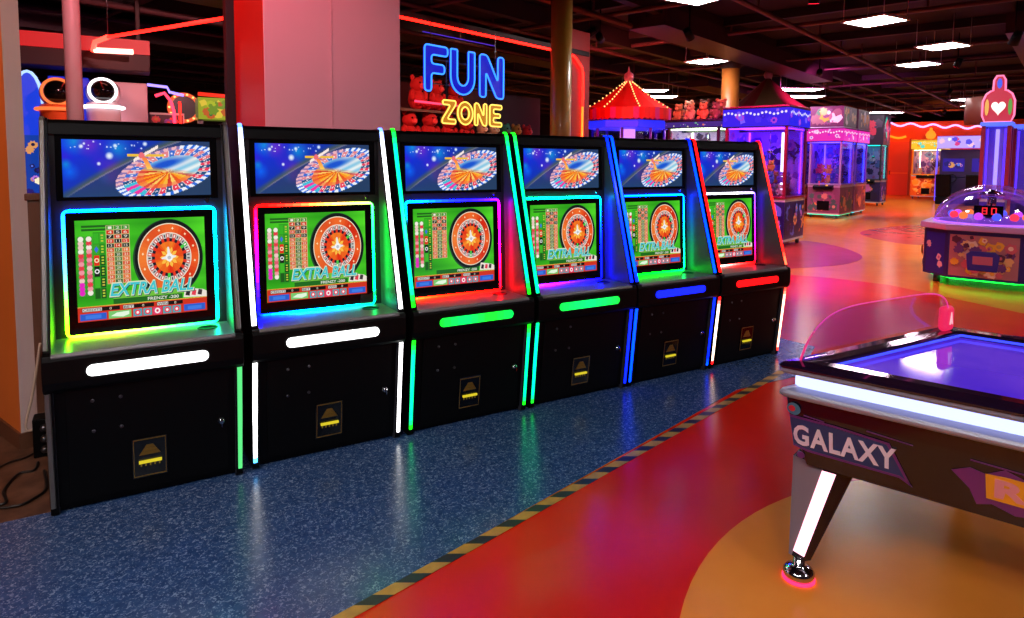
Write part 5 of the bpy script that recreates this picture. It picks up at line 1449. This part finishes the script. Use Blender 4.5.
b = MB(); b.box((-.03, -.35, .83), (.03, -.33, .88)); b.build('display_stand', M['steel'], dp)

# ================================================================== BEHIND THE LEFT END OF THE ROW
def on7(px, py, Y=7.0): return ony(px, py, Y)
# tall blue machine with a rounded top
x0, x1 = on7(16, 90).x, on7(44, 90).x
t = thing('blue_game_cabinet', 'tall blue lit game cabinet with a rounded top beside the pale wall end', 'arcade machine', ((x0 + x1) / 2, 7.0, .003))
w_ = x1 - x0
P = [(-w_ / 2, 0), (w_ / 2, 0), (w_ / 2, 2.2)] + [(w_ / 2 * math.cos(a), 2.2 + .40 * math.sin(a)) for a in [PI * k / 10 for k in range(1, 10)]] + [(-w_ / 2, 2.2)]
b = MB(); b.prism(P, lambda x, z: (x, -.25, z), lambda x, z: (x, .4, z)); bc = b.build('body', emat('blue_lit_plastic', (16, 60, 226), .9), t, bevel=.03)
b = MB(); b.tube([(x * 1.0, -.26, z) for x, z in P[2:]], .018, 6); b.build('edge_light', emat('pale_edge_light', (190, 220, 255), 1.4), bc)
b = MB(); art(b, lambda x, y, o: (-w_ * .4 + x, -.252 - o, .9 + y), w_ * .8, .9, (20, 60, 160), PALS['blue'] + [(255, 240, 200)], 10, 3); b.build('screen', M['litprint'], bc, fixn=False)
x0, x1 = on7(46, 90).x, on7(66, 90).x
b = MB(); b.box((x0, 7.3, .003), (x1 + .25, 7.7, 2.62)); o = b.build('display_board', emat('deep_blue_lit_panel', (10, 34, 200), .7), bevel=.02); tag(o, 'deep blue lit panel standing between the rounded cabinet and the white helmet seat', 'panel')
# white helmet shaped seats with ring lights
M['whiteshell'] = mat('white_shell', (226, 214, 220), .35)
def helmet(label, px, py, r, shell, Y, ringc):
    c = on7(px, py, Y); t = thing('helmet_ride', label, 'ride', (c.x, Y, .003)); z = c.z
    b = MB(); b.lathe([(.20, 0), (.22, .1), (.20, 1.2), (.20, z - r * 1.5), (.22, z - r * 1.25), (.19, z - r * .95), (.1, z - r * .7)], seg=24); b.build('pedestal', shell, t)
    b = MB(); b.ball((0, .08, z), (r * 1.25, r * 1.1, r * 1.2), 24, 14); hd_ = b.build('helmet', shell, t)
    fy = -r * 1.02
    b = MB(); b.lathe([(r * .88, 0), (r * .80, .05), (r * .4, .10), (.005, .12)], seg=28); o = b.build('visor', M['bezel'], hd_); o.rotation_euler = (PI / 2, 0, 0); o.location = (0, fy + .02, z)
    b = MB(); b.tube([(r * .95 * math.cos(2 * PI * k / 36), fy, z + r * .95 * math.sin(2 * PI * k / 36)) for k in range(36)], r * .10, 8, True); b.build('ring_light', ringc, hd_)
    b = MB(); b.tube([(.235 * math.cos(a), .235 * math.sin(a), z - r * 1.28) for a in [2 * PI * k / 28 for k in range(28)]], .022, 8, True); b.build('collar_light', ringc, t)
    return t
wl = emat('white_ring_light', (255, 250, 252), 3.0)
helmet('white helmet shaped ride with a glowing white ring around its dark visor', 103, 92, .165, M['whiteshell'], 7.0, wl)
helmet('orange and white helmet ride half hidden behind the slim metal pole', 58, 93, .165, mat('orange_shell', (226, 96, 40), .4), 6.55, emat('orange_ring', (255, 130, 60), 1.2))
a_, b__ = on7(122, 80, 7.4), on7(147, 80, 7.4)
b = MB(); b.box((a_.x - .25, 7.4, .003), (b__.x, 7.7, 2.60)); o = b.build('display_board', mat('pale_pink_panel', (226, 190, 196), .5), bevel=.02); tag(o, 'pale panel standing right behind the white helmet ride', 'panel')
# neon arch
c = on7(166, 105, 7.6); z1 = c.z
t = thing('neon_arch_game', 'dark game cabinet with a pink and red neon arch', 'arcade machine', (c.x, 7.6, .003))
b = MB(); b.box((-.22, 0, 0), (.24, .5, z1 - .12)); art(b, lambda x, y, o: (-.22 + x, -o, z1 - 1.0 + y), .44, .85, (60, 20, 40), [(200, 120, 30), (120, 50, 160), (200, 60, 60)], 12, 17); b.build('cabinet', M['print'], t, fixn=False)
b = MB(); b.tube([(-.14, -.04, z1 + .12), (-.02, -.04, z1 + .17), (.06, -.04, z1 + .06), (.10, -.04, z1 - .1), (.11, -.04, z1 - .4), (.11, -.04, .8)], .022, 8); b.build('neon_tube', emat('pink_neon', (255, 90, 130), 4.0), t)
b = MB(); b.tube([(-.24, -.02, z1 + .28), (.02, -.02, z1 + .26), (.05, -.02, z1 + .19), (.24, -.02, z1 + .15)], .02, 8); b.build('neon_tube', emat('violet_white_neon', (190, 170, 255), 2.5), t)
b = MB(); b.tube([(.18, -.03, z1 + .05), (.19, -.03, z1 - .4), (.19, -.03, .8)], .016, 8); b.build('neon_tube', M['neon_red'], t)
# wheel with lit rim
c = on7(184, 108, 8.95)
t = thing('bulb_rim_game', 'dark prize wheel with a glowing orange bulb rim', 'prize wheel', (c.x, 8.95, .003)); r = .20
b = MB(); b.cyl((0, .1, 0), (0, .1, c.z), .05, seg=10); b.lathe([(.25, 0), (.25, .03), (.06, .06)], (0, .1, 0), 20); b.build('stand', M['steel'], t)
b = MB(); b.cyl((0, .05, c.z), (0, -.02, c.z), r, seg=32); wd = b.build('disc', mat('dark_blue_disc', (14, 14, 36), .3), t)
b = MB(); b.tube([(r * 1.12 * math.cos(2 * PI * k / 32), -.01, c.z + r * 1.12 * math.sin(2 * PI * k / 32)) for k in range(32)], .032, 8, True); rm = b.build('rim', emat('orange_rim', (255, 96, 50), 1.0), t)
for k in range(14):
    a = 2 * PI * k / 14; b = MB(); b.ball((r * 1.12 * math.cos(a), -.04, c.z + r * 1.12 * math.sin(a)), .02, 6, 4); b.build('bulb', emat('rim_bulb', (255, 220, 150), 2.0) if k == 0 else bpy.data.materials['rim_bulb'], rm)
a_, b__ = on7(198, 95, 8.2), on7(250, 95, 8.2); zt, zb = on7(196, 97, 8.2).z, on7(196, 119, 8.2).z
t = thing('lime_game_booth', 'game booth with a lime green and yellow art band under a red light rail', 'game booth', (a_.x, 8.2, .003)); w_ = b__.x - a_.x
b = MB(); b.box((0, .02, zb), (w_, .5, zt), L((80, 90, 30))); art(b, lambda x, y, o: (x, .018 - o, zb + y), w_, zt - zb, (150, 160, 40), PALS['lime'], 24, 29, 1.0, .08, .2); b.build('art_band', M['litprint'], t, fixn=False)
b = MB(); b.box((0, .05, 0), (w_, .5, .95)); b.build('counter', mat('green_counter', (30, 130, 70), .5), t, bevel=.01)
for x in (.04, w_ - .04): 
    b = MB(); b.box((x - .04, .1, .95), (x + .04, .2, zb)); b.build('post', M['steel'], t)
b = MB(); b.tube([(0, 0, zt + .05), (w_, 0, zt + .02)], .03, 8); b.build('light_rail', emat('red_rail_light', (236, 50, 30), 1.6), t)

# ================================================================== PRIZE WALL BEHIND THE SIGN
SP = FP + FN * 3.2
def spl(px, py, off=0): return onpl(px, py, SP + FN * off, FN)
s0, s1 = spl(398, 120), spl(560, 120); zs = 0
sh = thing('prize_shelf', 'dark prize shelf loaded with plush toys behind the FUN ZONE sign', 'shelf', (s0.x, s0.y, .003), math.atan2(.31, .95)); ln = (flo(s1) - flo(s0)).length
z_sh = 1.78
b = MB(); b.box((0, -.05, z_sh - .04), (ln, .55, z_sh)); b.build('shelf_board', M['wood'], sh, bevel=.005)
b = MB(); b.box((0, .55, 0), (ln, .60, 2.9)); b.build('back_panel', mat('dark_red_back', (60, 14, 18), .7), sh)
for u in (.03, ln / 2, ln - .03): 
    b = MB(); b.box((u - .03, 0, 0), (u + .03, .5, z_sh - .04)); b.build('upright', M['wood'], sh)
b = MB(); b.box((0, .1, 2.36), (ln * .55, .5, 2.40)); b.build('upper_board', M['wood'], sh)
b = MB(); b.tube([(.35, -.02, 2.52), (1.5, -.02, 2.50)], .02, 6); b.build('pink_tube', emat('pink_shelf_tube', (255, 80, 130), 2.5), sh)
def on_shelf(u, y, z): return Vector((s0.x, s0.y, 0)) + FD * u + FN * y + Vector((0, 0, z))
rzs = math.atan2(.31, .95)
reds = [(.46, .27, z_sh + .003, .48), (.92, .27, z_sh + .003, .50), (1.38, .27, z_sh + .003, .48), (1.83, .27, z_sh + .003, .46), (.66, .3, 2.403, .48), (1.12, .3, 2.403, .46), (1.56, .3, 2.403, .44)]
nm = ['second red plush bear on the lower prize shelf behind the FUN ZONE sign', 'large red plush bear on the lower prize shelf left of the word ZONE', 'red plush bear behind the letter Z of the sign', 'red plush bear behind the letter O of the sign',
      'red plush bear on the upper prize shelf behind the letter F', 'red plush bear on the upper prize shelf behind the letter U', 'red plush bear on the upper prize shelf between the letters U and N']
for (u, y, z, s), n_ in zip(reds, nm): plush(on_shelf(u, y, z), s, (190, 22, 26), rzs + .1, n_, 'red plush bears on the prize shelf')
oth = [(.10, (200, 110, 40), 'orange plush toy on the prize shelf at the edge of the pillar'), (2.28, (214, 170, 140), 'tan plush toy on the prize shelf just right of the letter E'), (2.62, (226, 190, 160), 'cream plush toy with tall ears on the prize shelf right of ZONE'),
       (2.96, (70, 150, 120), 'green plush toy on the prize shelf right of ZONE'), (3.30, (196, 140, 60), 'golden plush toy on the prize shelf near the gold post'), (3.64, (220, 50, 60), 'red plush toy on the prize shelf beside the gold post')]
for u, c, n_ in oth: plush(on_shelf(u, .27, z_sh + .003), .40 if u > .2 else .25, c, rzs, n_, 'mixed plush toys on the prize shelf', 'tall' if c[0] == 226 else 'round')

# ================================================================== OPEN CEILING: beams, ducts, pipes, spotlights
def run(name, label, P, D, ln, z, r, m_, cat, group, box=None):
    b = MB(); 
    a = Vector((0, 0, 0)); e = D * ln
    for q_, rr_ in ((g, .17), (g2, .23), (Vector((q_pole.x, 1.3, 0)), .08)):
        sd_ = Vector((-D.y, D.x, 0)); off_ = (q_ - P).dot(sd_); wid_ = (box[0] if box else r) + rr_ + .03
        if abs(off_) < wid_ and cat: P = P - sd_ * (wid_ - abs(off_)) * (1 if off_ >= 0 else -1)
        elif abs(off_) < wid_: P = P - sd_ * (wid_ - abs(off_)) * (1 if off_ >= 0 else -1)
    if box:
        sx = Vector((-D.y, D.x, 0)) * box[0]; zz = Vector((0, 0, box[1]))
        b.rings([[p - sx - zz, p + sx - zz, p + sx + zz, p - sx + zz] for p in (a, e)], True, True, None, 0, False)
    else: b.cyl(a, e, r, seg=10)
    k = 0
    while k < ln:
        p = D * k; b.box((p.x - .012, p.y - .012, 0), (p.x + .012, p.y + .012, 4.1 - z)); k += 3.0
    o = b.build(name, m_, None, (P.x, P.y, z))
    return tag(o, label, cat, group) if cat else struct(o)
GP, GD = 'pipes under the ceiling', 'ducts under the ceiling'
for k in range(12):
    run('ceiling_beam', '', Vector((-2, 2.2 + 2.3 * k - 1.5, 0)), EV, 40, 3.93, 0, M['beam'], None, None, (.07, .15))
for k in range(15):
    run('ceiling_beam', '', Vector((2.0 + 2.6 * k, -3.5, 0)) , FV, 24, 4.02, 0, M['beam'], None, None, (.05, .07))
R = random.Random(21)
for k in range(14):
    run('ceiling_pipe', 'dusty conduit pipe hanging under the black ceiling', Vector((-3, -.5 + 1.65 * k + R.uniform(-.4, .4), 0)), EV, 36, R.uniform(3.62, 3.82), R.uniform(.022, .05), M['pipe'], 'pipe', GP)
for k in range(11):
    run('ceiling_pipe', 'dusty conduit pipe hanging under the black ceiling', Vector((3 + 3.0 * k + R.uniform(-.6, .6), -1.0, 0)), FV, 18, R.uniform(3.66, 3.84), R.uniform(.018, .04), M['pipe'], 'pipe', GP)
for k, (x, y, ln, bx) in enumerate(((1.0, 6.0, 9, (.3, .16)), (7.2, 4.8, 9, (.32, .15)), (12.5, 1.2, 12, (.35, .16)), (14, 9.5, 14, (.3, .16)), (-3.5, 9.0, 6, (.35, .18)))):
    run('ceiling_duct', 'dark sheet metal air duct hanging under the black ceiling', Vector((x, y, 0)), EV, ln, 3.76, 0, M['duct'], 'air duct', GD, bx)
def spot(label, P, aim, c, power, size=1.0):
    t = thing('ceiling_spotlight', label, 'spotlight', P, 0, 'ceiling spotlights')
    d = (Vector(aim) - Vector(P)).normalized()
    b = MB(); b.cyl((0, 0, 0), (0, 0, 4.1 - P[2]), .012, seg=6); b.build('stem', M['black2'], t)
    b = MB(); b.cyl(-d * .12, d * .06, .055, .07, seg=16); cn = b.build('can', M['black2'], t)
    b = MB(); b.cyl(d * .058, d * .064, .060, seg=16); b.build('lens', emat('lens_%d_%d_%d' % c, c, 4.0) if 'lens_%d_%d_%d' % c not in bpy.data.materials else bpy.data.materials['lens_%d_%d_%d' % c], cn)
    ld_ = bpy.data.lights.new('lamp', 'SPOT'); ld_.energy = power; ld_.color = L(c); ld_.spot_size = size; ld_.spot_blend = .6; ld_.shadow_soft_size = .08
    lo = bpy.data.objects.new('lamp', ld_); COL.objects.link(lo); lo.parent = t; lo.location = d * .08; lo.rotation_euler = d.to_track_quat('-Z', 'Y').to_euler()
    return t
q = onz(590, 33, 3.55); r_ = onz(600, 35, 3.55)
SPOTS = [
 ('small ceiling spotlight just right of the gold post', (q.x, q.y, 3.55), (q.x - 2, q.y + 3, 1.8), (255, 190, 150), 150),
 ('white ceiling spotlight beside the one right of the gold post', (r_.x, r_.y, 3.5), (cT.x, cT.y, 2.6), (255, 90, 80), 500),
]
q = onz(1015, 40, 3.3)
SPOTS.append(('ceiling spotlight at the top right corner of the view', (q.x, q.y, 3.3), (q.x + 1.5, q.y + 2, 0), (255, 190, 170), 250))
for i, (x, y, c, pw, aim) in enumerate((  # extra coloured lamps, added for tint and brightness
    (0.2, -.3, (255, 130, 150), 160, (1.0, 1.3, 2.3)), (-.4, 2.6, (255, 60, 50), 120, (1.1, 1.9, 2.2)), (7.5, 1.5, (255, 60, 110), 420, (8.2, 2.2, 0)), (11, -1, (255, 100, 50), 420, (11.5, 1.6, 0)), (14.5, 3.2, (255, 80, 120), 500, (15, 5, 0)),
    (20, 6, (255, 100, 80), 700, (21, 9, 0)), (27, 9.5, (255, 110, 40), 900, (33, 13.4, 1.6)), (28, 13, (255, 110, 40), 700, (33, 15, 1.2)), (1.0, 3.4, (255, 170, 170), 420, (.2, 7, 2.6)), (3.0, 4.2, (255, 150, 130), 420, (3.6, 7.2, 1.9)),
    (8.0, 4.0, (255, 90, 200), 700, (10.2, 4.6, 1.5)), (13.5, 5.5, (255, 90, 200), 900, (16.8, 8, 2.4)), (-1.8, -.8, (255, 160, 90), 140, (-.5, .8, .8)))):
    SPOTS.append(('coloured ceiling spotlight added to tint and brighten the scene', (x, y, 3.5), aim, c, pw))
for l_, P, aim, c, pw in SPOTS: spot(l_, P, aim, c, pw, 1.3)
# orange bulkhead corner high on the right
q = onz(1030, 22, 3.3); b = MB(); b.box((q.x, q.y - 1.2, 3.2), (q.x + 1.0, q.y + .05, 4.1)); struct(b.build('trim_9', M['owall'], bevel=.01))

# ================================================================== CABLES AT THE LEFT END
def cable(name, label, pts, r, m_):
    P = [Vector(p) for p in pts]; out = []
    n = len(P)
    for i in range(n - 1):
        p0, p1, p2, p3 = P[max(i - 1, 0)], P[i], P[i + 1], P[min(i + 2, n - 1)]
        for k in range(8):
            t_ = k / 8; out.append(.5 * ((2 * p1) + (p2 - p0) * t_ + (2 * p0 - 5 * p1 + 4 * p2 - p3) * t_ ** 2 + (3 * p1 - p0 - 3 * p2 + p3) * t_ ** 3))
    out.append(P[-1])
    b = MB(); b.tube(out, r, 6); return tag(b.build(name, m_), label, 'cable', 'cables at the left end')
def fl(px, py, z=.012): q = onz(px, py, z); return (q.x, q.y, z)
cable('power_cable', 'black cable looping across the worn floor at the left edge', [fl(-8, 506), fl(6, 502), fl(4, 490), fl(18, 474), fl(34, 470), fl(38, 462)], .006, M['cable'])
cable('power_cable', 'black cable lying straight beside the first roulette machine', [fl(0, 508), fl(20, 505), fl(34, 498), fl(46, 488), fl(44, 470)], .006, M['cable'])
cable('power_cable', 'thin cable crossing the worn floor by the baseboard', [fl(-6, 470), fl(10, 462), fl(24, 458), fl(36, 452)], .005, M['cable'])
cable('power_cable', 'pale cord sagging from the pale wall end to the machine', [(K.x + .10, K.y - .02, .56), (K.x + .06, K.y - .04, .30), (K.x + .03, K.y - .07, .13), (K.x + .12, K.y - .10, .16), (-.03, K.y - .12, .2)], .006, mat('pale_cord', (190, 170, 150), .5))
cable('power_cable', 'white flat cord hanging behind the first roulette machine', [(-.035, .56, .80), (-.032, .555, .62), (-.03, .55, .42), (-.035, .5, .28)], .008, mat('white_cord', (226, 214, 200), .5))
q = onz(40, 458, .003)
t = thing('power_strip', 'dark power strip block against the wall beside the first roulette machine', 'power strip', (-.075, .50, .003))
b = MB(); b.box((-.05, -.05, 0), (.05, .05, .20)); b.build('housing', M['black2'], t, bevel=.006)
for k in range(3):
    b = MB(); b.lathe([(.018, 0), (.018, .02), (.010, .03), (.001, .03)], seg=10); o = b.build('plug', M['steel'], t); o.rotation_euler = (PI / 2, 0, 0); o.location = (0, -.05, .045 + .055 * k)
